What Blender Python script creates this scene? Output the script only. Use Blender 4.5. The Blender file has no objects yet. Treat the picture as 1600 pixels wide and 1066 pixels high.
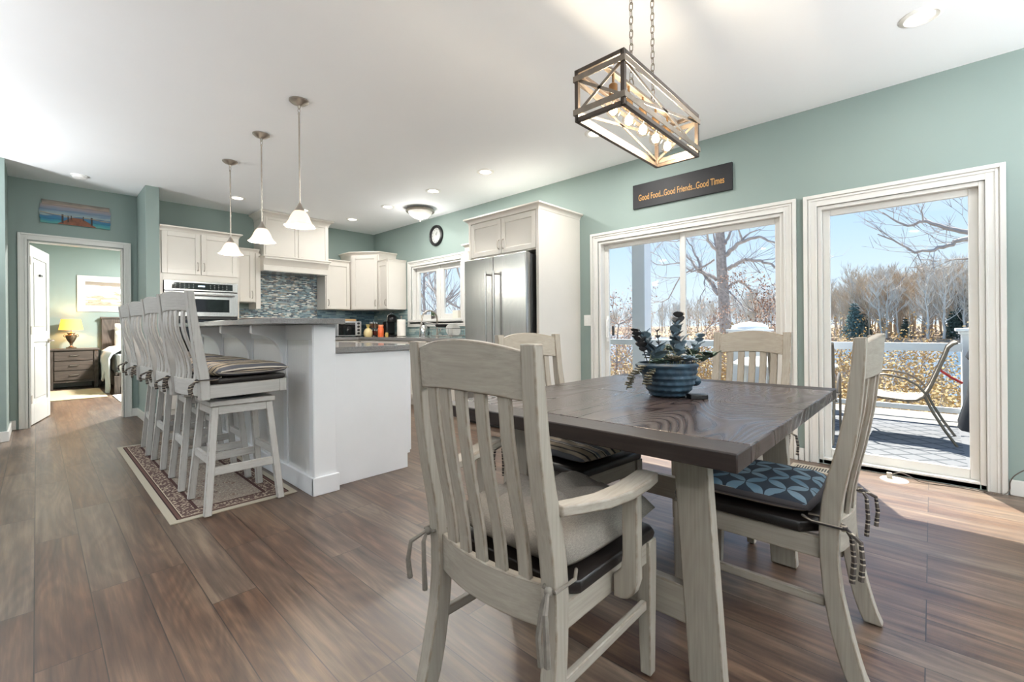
import bpy, bmesh, math, random
from math import sin, cos, pi, radians as R, sqrt
from mathutils import Vector, Matrix, noise as mnoise
random.seed(7)
SC = bpy.context.scene
COL = SC.collection

# ---------------------------------------------------------------- camera
CAM_H = 1.046
cd = bpy.data.cameras.new('camera'); cam = bpy.data.objects.new('camera', cd); COL.objects.link(cam)
F_PX, TH, ROLL, Y0 = 697.94, R(46.801), R(-0.4586), 513.18
cd.sensor_fit = 'HORIZONTAL'; cd.sensor_width = 36.0; cd.lens = 36.0 * F_PX / 1600.0
cd.shift_x = 0.0; cd.shift_y = -(533.0 - Y0) / 1600.0
cd.clip_start = 0.05; cd.clip_end = 600
fw = Vector((sin(TH), cos(TH), 0)); rt = Vector((cos(TH), -sin(TH), 0)); up = Vector((0, 0, 1))
rt2 = rt * cos(ROLL) + up * sin(ROLL); up2 = -rt * sin(ROLL) + up * cos(ROLL)
m = Matrix((rt2, up2, -fw)).transposed().to_4x4(); m.translation = (0, 0, CAM_H)
cam.matrix_world = m
SC.camera = cam

# ---------------------------------------------------------------- world, sun, exposure
SKY_STRENGTH = 0.53
world = bpy.data.worlds.new('sky'); SC.world = world; world.use_nodes = True
nt = world.node_tree; nt.nodes.clear()
tc = nt.nodes.new('ShaderNodeTexCoord'); sp = nt.nodes.new('ShaderNodeSeparateXYZ')
rp = nt.nodes.new('ShaderNodeValToRGB'); bg = nt.nodes.new('ShaderNodeBackground'); wo = nt.nodes.new('ShaderNodeOutputWorld')
nt.links.new(tc.outputs['Generated'], sp.inputs[0]); nt.links.new(sp.outputs['Z'], rp.inputs[0])
els = rp.color_ramp.elements
els[0].position = 0.0; els[0].color = (0.80, 0.90, 1.0, 1)
els[1].position = 1.0; els[1].color = (0.16, 0.36, 0.85, 1)
e = els.new(0.10); e.color = (0.70, 0.85, 1.0, 1)
e = els.new(0.26); e.color = (0.45, 0.69, 1.0, 1)
e = els.new(0.5); e.color = (0.25, 0.50, 0.92, 1)
# thin high clouds
cn = nt.nodes.new('ShaderNodeTexNoise'); cm = nt.nodes.new('ShaderNodeMapping'); cr = nt.nodes.new('ShaderNodeValToRGB')
mx = nt.nodes.new('ShaderNodeMix'); mx.data_type = 'RGBA'
cm.inputs['Scale'].default_value = (1.2, 1.2, 6)
cn.inputs['Scale'].default_value = 2.2; cn.inputs['Detail'].default_value = 5
cr.color_ramp.elements[0].position = 0.5; cr.color_ramp.elements[0].color = (0, 0, 0, 1)
cr.color_ramp.elements[1].position = 0.85; cr.color_ramp.elements[1].color = (.6, .6, .6, 1)
nt.links.new(tc.outputs['Generated'], cm.inputs[0]); nt.links.new(cm.outputs[0], cn.inputs['Vector'])
nt.links.new(cn.outputs['Fac'], cr.inputs[0]); nt.links.new(cr.outputs[0], mx.inputs[0])
nt.links.new(rp.outputs[0], mx.inputs[6]); mx.inputs[7].default_value = (.92, .95, 1, 1)
nt.links.new(mx.outputs[2], bg.inputs[0]); bg.inputs[1].default_value = SKY_STRENGTH
nt.links.new(bg.outputs[0], wo.inputs[0])

sd = bpy.data.lights.new('sun', 'SUN'); sun = bpy.data.objects.new('sun', sd); COL.objects.link(sun)
SUN_EL = R(60)
sun.rotation_euler = Vector((-0.905 * cos(SUN_EL), -0.425 * cos(SUN_EL), -sin(SUN_EL))).to_track_quat('-Z', 'Y').to_euler()
sd.energy = 7.0; sd.angle = R(0.6); sd.color = (1.0, 0.93, 0.82)

SC.view_settings.view_transform = 'Standard'; SC.view_settings.look = 'None'
SC.view_settings.exposure = 1.15; SC.view_settings.gamma = 1.0; SC.view_settings.use_curve_mapping = False
SC.cycles.use_denoising = True
SC.cycles.max_bounces = 10; SC.cycles.diffuse_bounces = 6; SC.cycles.glossy_bounces = 4
SC.cycles.transparent_max_bounces = 16; SC.cycles.transmission_bounces = 6
SC.cycles.sample_clamp_indirect = 6.0
SC.cycles.caustics_reflective = False; SC.cycles.caustics_refractive = False

def lamp(kind, name, loc, power, color=(1, .9, .78), size=.1, rot=(0, 0, 0), parent=None, spread=None):
    d = bpy.data.lights.new(name, kind); o = bpy.data.objects.new(name, d); COL.objects.link(o)
    o.location = loc; o.rotation_euler = rot; d.energy = power; d.color = color
    if kind == 'AREA':
        d.shape = 'DISK'; d.size = size
        if spread: d.spread = spread
    elif kind == 'POINT': d.shadow_soft_size = size
    if parent: o.parent = parent
    return o

# ---------------------------------------------------------------- mesh helpers
def S(r, g, b):   # sRGB 0-255 -> linear
    f = lambda c: (c / 255 / 12.92) if c / 255 <= .04045 else ((c / 255 + .055) / 1.055) ** 2.4
    return (f(r), f(g), f(b), 1)

class MB:
    def __init__(s): s.v = []; s.f = []
    def add(s, vs, fs):
        n = len(s.v); s.v += [Vector(p) for p in vs]; s.f += [tuple(i + n for i in f) for f in fs]; return s
    def box(s, x0, x1, y0, y1, z0, z1, M=None):
        vs = [Vector((x, y, z)) for z in (z0, z1) for y in (y0, y1) for x in (x0, x1)]
        if M is not None: vs = [M @ p for p in vs]
        return s.add(vs, [(0, 2, 3, 1), (4, 5, 7, 6), (0, 1, 5, 4), (2, 6, 7, 3), (0, 4, 6, 2), (1, 3, 7, 5)])
    def loft(s, rings, cap=True, closed=False):
        n = len(rings[0]); vs = [p for r in rings for p in r]; fs = []
        m = len(rings)
        for i in range(m if closed else m - 1):
            a = i * n; b = ((i + 1) % m) * n
            for j in range(n): k = (j + 1) % n; fs.append((a + j, a + k, b + k, b + j))
        if cap and not closed:
            fs.append(tuple(reversed(range(n)))); fs.append(tuple(range((m - 1) * n, m * n)))
        return s.add(vs, fs)
    def tube(s, path, r, n=8, cap=True, closed=False):
        P = [Vector(p) for p in path]; rr = r if isinstance(r, (list, tuple)) else [r] * len(P)
        rings = []; u = None
        for i, p in enumerate(P):
            if closed: t = (P[(i + 1) % len(P)] - P[i - 1])
            else: t = (P[min(i + 1, len(P) - 1)] - P[max(i - 1, 0)])
            if t.length < 1e-9: t = Vector((0, 0, 1))
            t.normalize()
            if u is None: u = t.orthogonal().normalized()
            else:
                u = u - t * u.dot(t)
                u = t.orthogonal().normalized() if u.length < 1e-6 else u.normalized()
            w = t.cross(u)
            rings.append([p + (u * cos(2 * pi * k / n) + w * sin(2 * pi * k / n)) * rr[i] for k in range(n)])
        return s.loft(rings, cap, closed)
    def lathe(s, prof, n=24, c=(0, 0, 0), M=None, wave=None):
        rings = []
        for (r, z) in prof:
            ring = []
            for k in range(n):
                a = 2 * pi * k / n; q = r
                if wave: q = r * (1 + wave(a, z))
                p = Vector((c[0] + q * cos(a), c[1] + q * sin(a), c[2] + z))
                ring.append(M @ p if M is not None else p)
            rings.append(ring)
        n_ = len(rings); r2 = rings if prof[0][0] < .02 else rings
        s.loft(rings, False); b = len(s.v) - n_ * n
        if prof[0][0] < .02: s.f.append(tuple(b + k for k in reversed(range(n))))
        if prof[-1][0] < .02: s.f.append(tuple(b + (n_ - 1) * n + k for k in range(n)))
        return s
    def prism(s, poly, z0, z1, axis='z'):
        def P(a, b, c):
            return {'z': (a, b, c), 'y': (a, c, b), 'x': (c, a, b)}[axis]
        n = len(poly); vs = [P(a, b, z0) for a, b in poly] + [P(a, b, z1) for a, b in poly]
        fs = [tuple(range(n))[::-1], tuple(range(n, 2 * n))] + [(i, (i + 1) % n, n + (i + 1) % n, n + i) for i in range(n)]
        return s.add(vs, fs)
    def sphere(s, c, r, n=12, sc=(1, 1, 1), M=None):
        prof = [(r * sin(pi * i / n) * 1.0, -r * cos(pi * i / n)) for i in range(n + 1)]
        prof[0] = (1e-4, -r); prof[-1] = (1e-4, r)
        rings = []
        for (q, z) in prof:
            ring = []
            for k in range(n + 4):
                a = 2 * pi * k / (n + 4); p = Vector((q * cos(a) * sc[0], q * sin(a) * sc[1], z * sc[2]))
                if M is not None: p = M @ p
                ring.append(p + Vector(c))
            rings.append(ring)
        return s.loft(rings, True)
    def build(s, name, mat=None, parent=None, bev=0, smooth=None, loc=None, seg=2, subd=0, fix=True):
        me = bpy.data.meshes.new(name); me.from_pydata([tuple(p) for p in s.v], [], s.f)
        if fix:
            bm = bmesh.new(); bm.from_mesh(me); bmesh.ops.recalc_face_normals(bm, faces=bm.faces); bm.to_mesh(me); bm.free()
        me.validate()
        o = bpy.data.objects.new(name, me); COL.objects.link(o)
        if mat: me.materials.append(mat)
        if parent is not None: o.parent = parent
        if loc: o.location = loc
        if bev:
            b = o.modifiers.new('bevel', 'BEVEL'); b.width = bev; b.segments = seg; b.limit_method = 'ANGLE'; b.angle_limit = R(35)
        if subd:
            b = o.modifiers.new('sub', 'SUBSURF'); b.levels = subd; b.render_levels = subd
        if smooth is None: smooth = bool(bev)
        if smooth:
            for p in me.polygons: p.use_smooth = True
            me.set_sharp_from_angle(angle=R(40))
        return o

def E(name, label, cat, loc=(0, 0, 0), rz=0, group=None):
    o = bpy.data.objects.new(name, None); COL.objects.link(o); o.empty_display_size = .05
    o.location = loc; o.rotation_euler = (0, 0, rz); o['label'] = label; o['category'] = cat
    if group: o['group'] = group
    return o
def tag(o, label, cat, group=None, kind=None):
    o['label'] = label; o['category'] = cat
    if group: o['group'] = group
    if kind: o['kind'] = kind
    return o
def struct(o, label=None, cat=None):
    o['kind'] = 'structure'
    if label: o['label'] = label; o['category'] = cat
    return o
def copy_thing(root, loc, rz, label, group=None):
    r = root.copy(); COL.objects.link(r); r.location = loc; r.rotation_euler = (0, 0, rz); r['label'] = label
    if group: r['group'] = group
    for ch in list(root.children):
        c = ch.copy(); COL.objects.link(c); c.parent = r
        for g in list(ch.children):
            q = g.copy(); COL.objects.link(q); q.parent = c
    return r
def rect(cx, cy, cz, a, b, ax='z'):
    if ax == 'z': return [(cx - a, cy - b, cz), (cx + a, cy - b, cz), (cx + a, cy + b, cz), (cx - a, cy + b, cz)]
    if ax == 'y': return [(cx - a, cy, cz - b), (cx + a, cy, cz - b), (cx + a, cy, cz + b), (cx - a, cy, cz + b)]
    return [(cx, cy - a, cz - b), (cx, cy + a, cz - b), (cx, cy + a, cz + b), (cx, cy - a, cz + b)]
def ip(tab, x):
    if x <= tab[0][0]: return tab[0][1]
    for (a, p), (b, q) in zip(tab, tab[1:]):
        if x <= b: return p + (q - p) * (x - a) / (b - a)
    return tab[-1][1]

# ---------------------------------------------------------------- material helpers
class NT:
    def __init__(s, name):
        s.m = bpy.data.materials.new(name); s.m.use_nodes = True; s.t = s.m.node_tree; s.t.nodes.clear()
        s.out = s.n('OutputMaterial'); s.b = s.n('BsdfPrincipled'); s.l(s.b.outputs[0], s.out.inputs[0])
    def n(s, k, **kw):
        x = s.t.nodes.new('ShaderNode' + k)
        for a, b in kw.items(): setattr(x, a, b)
        return x
    def l(s, a, b): s.t.links.new(a, b)
    def set(s, nd, key, v):
        i = nd.inputs[key]
        if hasattr(v, 'is_linked') or isinstance(v, bpy.types.NodeSocket): s.l(v, i)
        else: i.default_value = v
    def co(s, scale=(1, 1, 1), loc=(0, 0, 0), rot=(0, 0, 0), kind='Object'):
        c = s.n('TexCoord'); m = s.n('Mapping'); s.l(c.outputs[kind], m.inputs[0])
        m.inputs['Scale'].default_value = scale; m.inputs['Location'].default_value = loc; m.inputs['Rotation'].default_value = rot
        return m.outputs[0]
    def noise(s, v, scale=5, det=3, rough=.5, dist=0):
        x = s.n('TexNoise'); s.l(v, x.inputs['Vector']); s.set(x, 'Scale', scale); s.set(x, 'Detail', det); s.set(x, 'Roughness', rough); s.set(x, 'Distortion', dist)
        return x.outputs['Fac']
    def math(s, op, a, b=0.0, c=None, clamp=False):
        x = s.n('Math', operation=op); x.use_clamp = clamp
        s.set(x, 0, a); s.set(x, 1, b)
        if c is not None: s.set(x, 2, c)
        return x.outputs[0]
    def ramp(s, f, stops, interp='LINEAR'):
        x = s.n('ValToRGB'); s.l(f, x.inputs[0]); r = x.color_ramp; r.interpolation = interp
        while len(r.elements) > 1: r.elements.remove(r.elements[-1])
        r.elements[0].position = stops[0][0]; r.elements[0].color = stops[0][1]
        for p, c in stops[1:]:
            e = r.elements.new(p); e.color = c
        return x.outputs[0]
    def mix(s, f, a, b, mode='MIX'):
        x = s.n('Mix', data_type='RGBA', blend_type=mode); s.set(x, 0, f); s.set(x, 6, a); s.set(x, 7, b); return x.outputs[2]
    def bump(s, h, st=.2, d=.01):
        x = s.n('Bump'); s.set(x, 'Strength', st); s.set(x, 'Distance', d); s.l(h, x.inputs['Height']); s.l(x.outputs[0], s.b.inputs['Normal'])
    def sep(s, v):
        x = s.n('SeparateXYZ'); s.l(v, x.inputs[0]); return x.outputs
    def comb(s, a, b, c):
        x = s.n('CombineXYZ'); s.set(x, 0, a); s.set(x, 1, b); s.set(x, 2, c); return x.outputs[0]
    def P(s, color=None, rough=None, metal=None, spec=None, trans=None, emis=None, est=None, coat=None, alpha=None, sss=None):
        b = s.b
        if color is not None: s.set(b, 'Base Color', color)
        if rough is not None: s.set(b, 'Roughness', rough)
        if metal is not None: s.set(b, 'Metallic', metal)
        if spec is not None: s.set(b, 'Specular IOR Level', spec)
        if trans is not None: s.set(b, 'Transmission Weight', trans)
        if emis is not None: s.set(b, 'Emission Color', emis); s.set(b, 'Emission Strength', est)
        if coat is not None: s.set(b, 'Coat Weight', coat)
        if alpha is not None: s.set(b, 'Alpha', alpha)
        return s.m

def plain(name, rgb, rough=.5, metal=0, var=.06, scale=6, bump=0, **kw):
    t = NT(name); v = t.co(); f = t.noise(v, scale, 4)
    c = S(*rgb) if len(rgb) == 3 else rgb
    lo = tuple(max(0, x * (1 - var)) for x in c[:3]) + (1,); hi = tuple(min(1, x * (1 + var)) for x in c[:3]) + (1,)
    col = t.ramp(f, [(.3, lo), (.7, hi)])
    if bump: t.bump(t.noise(v, scale * 14, 2), bump, .002)
    return t.P(col, rough, metal, **kw)

def wood(name, axis, dark, light, edge=None, rough=.5, fine=140, rings=5, ringamt=.3, bump=.2, spec=.4):
    """long grain along the given axis, ring figure from contour lines of a smooth field"""
    t = NT(name); i = 'xyz'.index(axis)
    s1 = [1.0] * 3; s1[i] = .035
    s2 = [1.0] * 3; s2[i] = .12
    vf = t.co(tuple(s1)); vr = t.co(tuple(s2))
    fine_n = t.noise(vf, fine, 3, .6)
    big = t.noise(vr, rings, 1, .4)
    ring = t.math('SINE', t.math('MULTIPLY', big, 130.0)); ring = t.math('MULTIPLY_ADD', ring, .5, .5)
    f = t.math('ADD', t.math('MULTIPLY', fine_n, 1 - ringamt), t.math('MULTIPLY', ring, ringamt * .75))
    col = t.ramp(f, [(.12, S(*dark)), (.75, S(*light))])
    if edge:
        bv = t.n('Bevel', samples=4); bv.inputs['Radius'].default_value = .006
        ge = t.n('NewGeometry'); dp = t.n('VectorMath', operation='DOT_PRODUCT')
        t.l(bv.outputs[0], dp.inputs[0]); t.l(ge.outputs['True Normal'], dp.inputs[1])
        msk = t.math('SUBTRACT', 1.0, dp.outputs['Value'])
        nn = t.noise(t.co((1, 1, 1)), 35, 3)
        msk = t.math('MULTIPLY', t.math('MULTIPLY', msk, 14.0, clamp=True), t.math('MULTIPLY_ADD', nn, 3.0, -.9, clamp=True), clamp=True)
        col = t.mix(msk, col, S(*edge))
    t.bump(t.math('ADD', fine_n, t.math('MULTIPLY', ring, .35)), bump, .0015)
    return t.P(col, rough, spec=spec)

MT = {}
MT['paint'] = plain('aqua_wall_paint', (136, 152, 147), .6, var=.015, scale=2, bump=.04)
MT['ceil'] = plain('ceiling_paint', (246, 249, 252), .7, var=.01, scale=2, bump=.03)
MT['trim'] = plain('white_trim_paint', (218, 217, 213), .32, var=.01)
MT['cab'] = plain('cabinet_enamel', (216, 211, 203), .32, var=.012)
MT['cabend'] = plain('island_enamel', (233, 235, 239), .4, var=.012)
MT['steel'] = None
MT['nickel'] = plain('brushed_nickel', (178, 170, 160), .32, 1.0, var=.05, scale=30)
MT['chrome'] = plain('chrome', (215, 215, 215), .12, 1.0, var=.02)
MT['black'] = plain('black_plastic', (20, 20, 22), .35, var=.1)
MT['blackmatte'] = plain('black_matte', (26, 26, 28), .7, var=.1)
MT['blackglass'] = plain('black_glass', (10, 11, 13), .06, var=.1)
MT['white'] = plain('white_plastic', (240, 240, 238), .4, var=.01)
MT['seatpad'] = plain('dark_brown_leather', (26, 21, 19), .38, var=.15, scale=30, bump=.15)
MT['rubber'] = plain('rubber', (40, 34, 30), .8)

def steel_mat():
    t = NT('brushed_steel'); v = t.co((1, 1, .02)); n = t.noise(v, 220, 2)
    big = t.noise(t.co((1, 1, .3)), 3, 2)
    col = t.ramp(n, [(.3, S(168, 167, 165)), (.7, S(192, 191, 189))]); col = t.mix(.25, col, t.ramp(big, [(.3, S(150, 150, 150)), (.7, S(205, 203, 200))]))
    t.bump(n, .06, .001)
    return t.P(col, .27, 1.0)
MT['steel'] = steel_mat()

# whitewashed chair wood, one per grain direction
for a in 'xyz':
    MT['cw' + a] = wood('whitewashed_ash_' + a, a, (138, 131, 121), (166, 159, 148), (104, 84, 64), .5, ringamt=.12)
    MT['sw' + a] = wood('painted_stool_wood_' + a, a, (170, 168, 164), (192, 190, 187), (128, 118, 106), .5, ringamt=.1)
    MT['dw' + a] = wood('dark_stained_oak_' + a, a, (26, 20, 19), (50, 40, 37), None, .42, fine=110, ringamt=.1)
    MT['gw' + a] = wood('grey_brown_bedroom_wood_' + a, a, (66, 58, 52), (98, 88, 80), None, .45, ringamt=.4)
    MT['lw' + a] = wood('lantern_bronze_wood_' + a, a, (72, 62, 54), (112, 98, 84), None, .45, ringamt=.2)

def tabletop_mat():
    t = NT('dark_oak_table_top'); v = t.co((.22, 1, .25)); vf = t.co((.03, 1, 1))
    big = t.noise(v, 3.2, 1.2, .45, .6); ring = t.math('MULTIPLY_ADD', t.math('SINE', t.math('MULTIPLY', big, 230.0)), .5, .5)
    fine = t.noise(vf, 120, 3, .6)
    f = t.math('ADD', t.math('MULTIPLY', ring, .24), t.math('MULTIPLY', fine, .76))
    sx = t.sep(t.co())
    col = t.ramp(f, [(.12, S(42, 33, 32)), (.5, S(56, 45, 43)), (.85, S(78, 66, 63))])
    h = t.math('ADD', t.math('MULTIPLY', ring, .1), fine)
    t.bump(h, .14, .0005)
    return t.P(col, t.math('MULTIPLY_ADD', ring, .16, .26), spec=.7, coat=.15)
MT['ttop'] = tabletop_mat()

def floor_mat():
    t = NT('plank_floor'); c = t.co(); s = t.sep(c)
    v = t.comb(t.math('ADD', s['Y'], 50.0), t.math('ADD', s['X'], 20.006), 0.0)
    br = t.n('TexBrick'); t.l(v, br.inputs['Vector']); br.offset = .37; br.offset_frequency = 3
    br.inputs['Color1'].default_value = (0, 0, 0, 1); br.inputs['Color2'].default_value = (1, 1, 1, 1); br.inputs['Mortar'].default_value = (.5, .5, .5, 1)
    br.inputs['Scale'].default_value = 1; br.inputs['Mortar Size'].default_value = .0016; br.inputs['Mortar Smooth'].default_value = .1
    br.inputs['Bias'].default_value = 0; br.inputs['Brick Width'].default_value = 1.22; br.inputs['Row Height'].default_value = .155
    rnd = br.outputs['Color']; rs = t.n('SeparateColor'); t.l(rnd, rs.inputs[0]); rv = rs.outputs[0]
    off = t.math('MULTIPLY', rv, 37.0)
    gv = t.comb(t.math('MULTIPLY', s['X'], 1.0), t.math('MULTIPLY', s['Y'], .16), off)
    big = t.noise(gv, 4.5, 1.5, .4, .3); ring = t.math('MULTIPLY_ADD', t.math('SINE', t.math('MULTIPLY', big, 110.0)), .5, .5)
    gf = t.comb(t.math('MULTIPLY', s['X'], 1.0), t.math('MULTIPLY', s['Y'], .03), off)
    fine = t.noise(gf, 110, 5, .7)
    streak = t.noise(t.comb(s['X'], t.math('MULTIPLY', s['Y'], .055), t.math('ADD', off, 5.0)), 30, 4, .6, .25)
    cloud = t.noise(t.comb(s['X'], t.math('MULTIPLY', s['Y'], .2), off), 6, 4, .6)
    f = t.math('ADD', t.math('ADD', t.math('MULTIPLY', streak, .42), t.math('MULTIPLY', fine, .24)), t.math('ADD', t.math('MULTIPLY', cloud, .30), t.math('MULTIPLY', ring, .04)))
    c1 = t.ramp(f, [(.36, S(50, 34, 27)), (.5, S(92, 66, 50)), (.65, S(138, 106, 80))])
    c2 = t.ramp(f, [(.36, S(54, 43, 37)), (.5, S(88, 74, 63)), (.65, S(124, 107, 90))])
    col = t.mix(t.math('MULTIPLY_ADD', cloud, 1.6, t.math('MULTIPLY_ADD', rv, .8, -.7), clamp=True), c1, c2)
    shade = t.math('MULTIPLY_ADD', rv, .36, .82)
    hs = t.n('HueSaturation'); t.l(col, hs.inputs['Color']); t.l(shade, hs.inputs['Value'])
    col = t.mix(br.outputs['Fac'], hs.outputs[0], S(40, 32, 28))
    t.bump(t.math('SUBTRACT', fine, t.math('MULTIPLY', br.outputs['Fac'], 2.0)), .22, .0015)
    return t.P(col, t.math('MULTIPLY_ADD', fine, .2, .26), spec=.9)
MT['floor'] = floor_mat()

def tile_mat(name, w, h, cols, rough=.12, axis='x', mortar=S(150, 155, 155), ms=.0018):
    t = NT(name); s = t.sep(t.co()); u = s['X'] if axis == 'x' else s['Y']
    v = t.comb(t.math('ADD', u, 30.0), t.math('ADD', s['Z'], 10.0), 0.0)
    br = t.n('TexBrick'); t.l(v, br.inputs['Vector']); br.offset = .41; br.offset_frequency = 2; br.squash = .6; br.squash_frequency = 3
    for k, val in (('Scale', 1), ('Mortar Size', ms), ('Mortar Smooth', .1), ('Bias', 0), ('Brick Width', w), ('Row Height', h)): br.inputs[k].default_value = val
    br.inputs['Color1'].default_value = (0, 0, 0, 1); br.inputs['Color2'].default_value = (1, 1, 1, 1); br.inputs['Mortar'].default_value = (.5, .5, .5, 1)
    rs = t.n('SeparateColor'); t.l(br.outputs['Color'], rs.inputs[0])
    n = len(cols); stops = [(i / n, S(*c)) for i, c in enumerate(cols)]
    col = t.ramp(rs.outputs[0], stops, 'CONSTANT')
    sw = t.noise(t.co(), 40, 2)
    col = t.mix(.08, col, t.ramp(sw, [(.35, S(60, 80, 90)), (.65, S(225, 235, 235))]))
    col = t.mix(br.outputs['Fac'], col, mortar)
    t.bump(t.math('SUBTRACT', 1.0, br.outputs['Fac']), .3, .002)
    return t.P(col, rough, spec=.6)
MT['mosaic'] = tile_mat('glass_mosaic', .062, .0165, [(44, 62, 82), (150, 170, 176), (96, 126, 140), (212, 214, 208), (70, 86, 100), (128, 122, 114), (176, 194, 198), (36, 48, 62), (228, 230, 224), (112, 144, 152), (150, 140, 128), (70, 100, 120)])
MT['bluetile_x'] = tile_mat('blue_glass_tile_back', .15, .026, [(84, 116, 134), (112, 146, 160), (96, 130, 148), (134, 166, 174), (76, 106, 126), (120, 152, 164)], mortar=S(110, 132, 140))
MT['bluetile_y'] = tile_mat('blue_glass_tile_side', .15, .026, [(120, 146, 148), (150, 172, 170), (134, 160, 160), (170, 186, 180), (108, 136, 140), (158, 178, 174)], axis='y', mortar=S(150, 164, 162))

def counter_mat():
    t = NT('grey_quartz'); n = t.noise(t.co(), 160, 4, .7)
    return t.P(t.ramp(n, [(.35, S(112, 110, 110)), (.65, S(140, 138, 137))]), .12, spec=.6)
MT['quartz'] = counter_mat()

def rug_mat(W, H):
    t = NT('bordered_oriental_rug'); s = t.sep(t.co())
    ax = t.math('SUBTRACT', W / 2, t.math('ABSOLUTE', s['X'])); ay = t.math('SUBTRACT', H / 2, t.math('ABSOLUTE', s['Y']))
    d = t.math('MINIMUM', ax, ay)
    vo = t.n('TexVoronoi', feature='F1'); t.l(t.co(), vo.inputs['Vector']); vo.inputs['Scale'].default_value = 60
    v2 = t.n('TexVoronoi', feature='F1'); t.l(t.co((1, .7, 1)), v2.inputs['Vector']); v2.inputs['Scale'].default_value = 15
    nz = t.noise(t.co(), 60, 2)
    k = t.math('ADD', vo.outputs['Distance'], t.math('MULTIPLY', nz, .3))
    flor = t.ramp(k, [(0, S(180, 168, 152)), (.42, S(180, 168, 152)), (.47, S(92, 84, 88)), (.56, S(92, 84, 88)), (.6, S(150, 138, 124)), (.75, S(118, 98, 90))], 'CONSTANT')
    med = t.ramp(v2.outputs['Distance'], [(0, S(104, 72, 66)), (.16, S(104, 72, 66)), (.22, S(190, 178, 162)), (.3, S(96, 88, 88)), (.36, S(150, 142, 132))], 'CONSTANT')
    field = t.mix(.45, flor, med)
    bf = t.ramp(k, [(0, S(176, 162, 144)), (.5, S(176, 162, 144)), (.55, S(98, 80, 76))], 'CONSTANT')
    band = t.ramp(t.math('MULTIPLY', d, 4.0), [(0, S(178, 170, 154)), (.14, S(60, 46, 46)), (.165, S(104, 80, 74)), (.23, S(60, 46, 46)), (.25, S(190, 176, 156)), (.27, (0, 0, 0, 1))], 'CONSTANT')
    isb = t.math('LESS_THAN', d, .0675)
    inner = t.math('LESS_THAN', d, .14)
    ln = t.ramp(t.math('MULTIPLY', d, 4.0), [(0, (0, 0, 0, 1)), (.56, (1, 1, 1, 1)), (.63, (0, 0, 0, 1))], 'CONSTANT')
    c = t.mix(inner, field, bf); c = t.mix(ln, c, S(76, 56, 54)); c = t.mix(isb, c, band)
    t.bump(t.noise(t.co(), 400, 2), .3, .002)
    return t.P(c, .95, spec=.1)

def stripe_mat(name, axis, per, stops, rough=.85):
    t = NT(name); s = t.sep(t.co()); f = t.math('FRACT', t.math('MULTIPLY', t.math('ADD', s[axis], 10.0), 1 / per))
    c = t.ramp(f, [(p, S(*k)) for p, k in stops], 'CONSTANT'); t.bump(t.noise(t.co(), 500, 2), .3, .001)
    return t.P(c, rough, spec=.15)
MT['stripe'] = stripe_mat('striped_ticking', 'Y', .17, [(0, (160, 146, 126)), (.2, (72, 66, 66)), (.26, (196, 188, 172)), (.3, (120, 120, 124)), (.38, (170, 156, 138)), (.55, (60, 56, 58)), (.58, (206, 198, 184)), (.62, (104, 104, 110)), (.78, (176, 164, 146)), (.92, (66, 62, 64))])
MT['tie'] = stripe_mat('striped_tie', 'Z', .035, [(0, (86, 80, 76)), (.5, (176, 166, 150)), (.62, (60, 56, 56)), (.9, (150, 140, 126))])
MT['tiegrey'] = plain('grey_tie', (112, 106, 98), .9, var=.15, scale=60)
def linen_mat():
    t = NT('grey_linen'); v = t.co((1, .12, 1)); w = t.co((.12, 1, 1))
    n = t.math('ADD', t.noise(v, 700, 2), t.noise(w, 700, 2)); n = t.math('MULTIPLY', n, .5)
    t.bump(n, .5, .001)
    return t.P(t.ramp(n, [(.35, S(116, 110, 103)), (.65, S(146, 139, 131))]), .92, spec=.15)
MT['linen'] = linen_mat()
def petal_mat():
    t = NT('blue_petal_print'); s = t.sep(t.co((1, 1, 1), rot=(0, 0, R(38)))); per = .085
    u = t.math('FRACT', t.math('MULTIPLY', t.math('ADD', s['X'], 10.0), 1 / per)); v = t.math('FRACT', t.math('MULTIPLY', t.math('ADD', s['Y'], 10.0), 1 / per))
    tot = None
    for a in (0.0, 1.0):
        for b in (0.0, 1.0):
            du = t.math('SUBTRACT', u, a); dv = t.math('SUBTRACT', v, b)
            d = t.math('SQRT', t.math('ADD', t.math('MULTIPLY', du, du), t.math('MULTIPLY', dv, dv)))
            k = t.math('LESS_THAN', d, .69); tot = k if tot is None else t.math('ADD', tot, k)
    pet = t.math('GREATER_THAN', tot, 1.5)
    big = t.noise(t.co(), 9, 1)
    pc = t.ramp(big, [(.35, S(82, 112, 132)), (.65, S(120, 142, 156))])
    c = t.mix(pet, S(48, 56, 66), pc)
    st = t.ramp(t.math('FRACT', t.math('MULTIPLY', t.math('ADD', t.sep(t.co())['Z'], 1.0), 34.0)), [(0, S(70, 66, 68)), (.45, S(172, 162, 146)), (.6, S(110, 106, 108)), (.85, S(60, 56, 58))], 'CONSTANT')
    g = t.n('NewGeometry'); nz = t.sep(g.outputs['Normal'])['Z']
    c = t.mix(t.math('GREATER_THAN', nz, .62), st, c)
    t.bump(t.noise(t.co(), 420, 2), .25, .001)
    return t.P(c, .7, spec=.25)
MT['petal'] = petal_mat()

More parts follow.
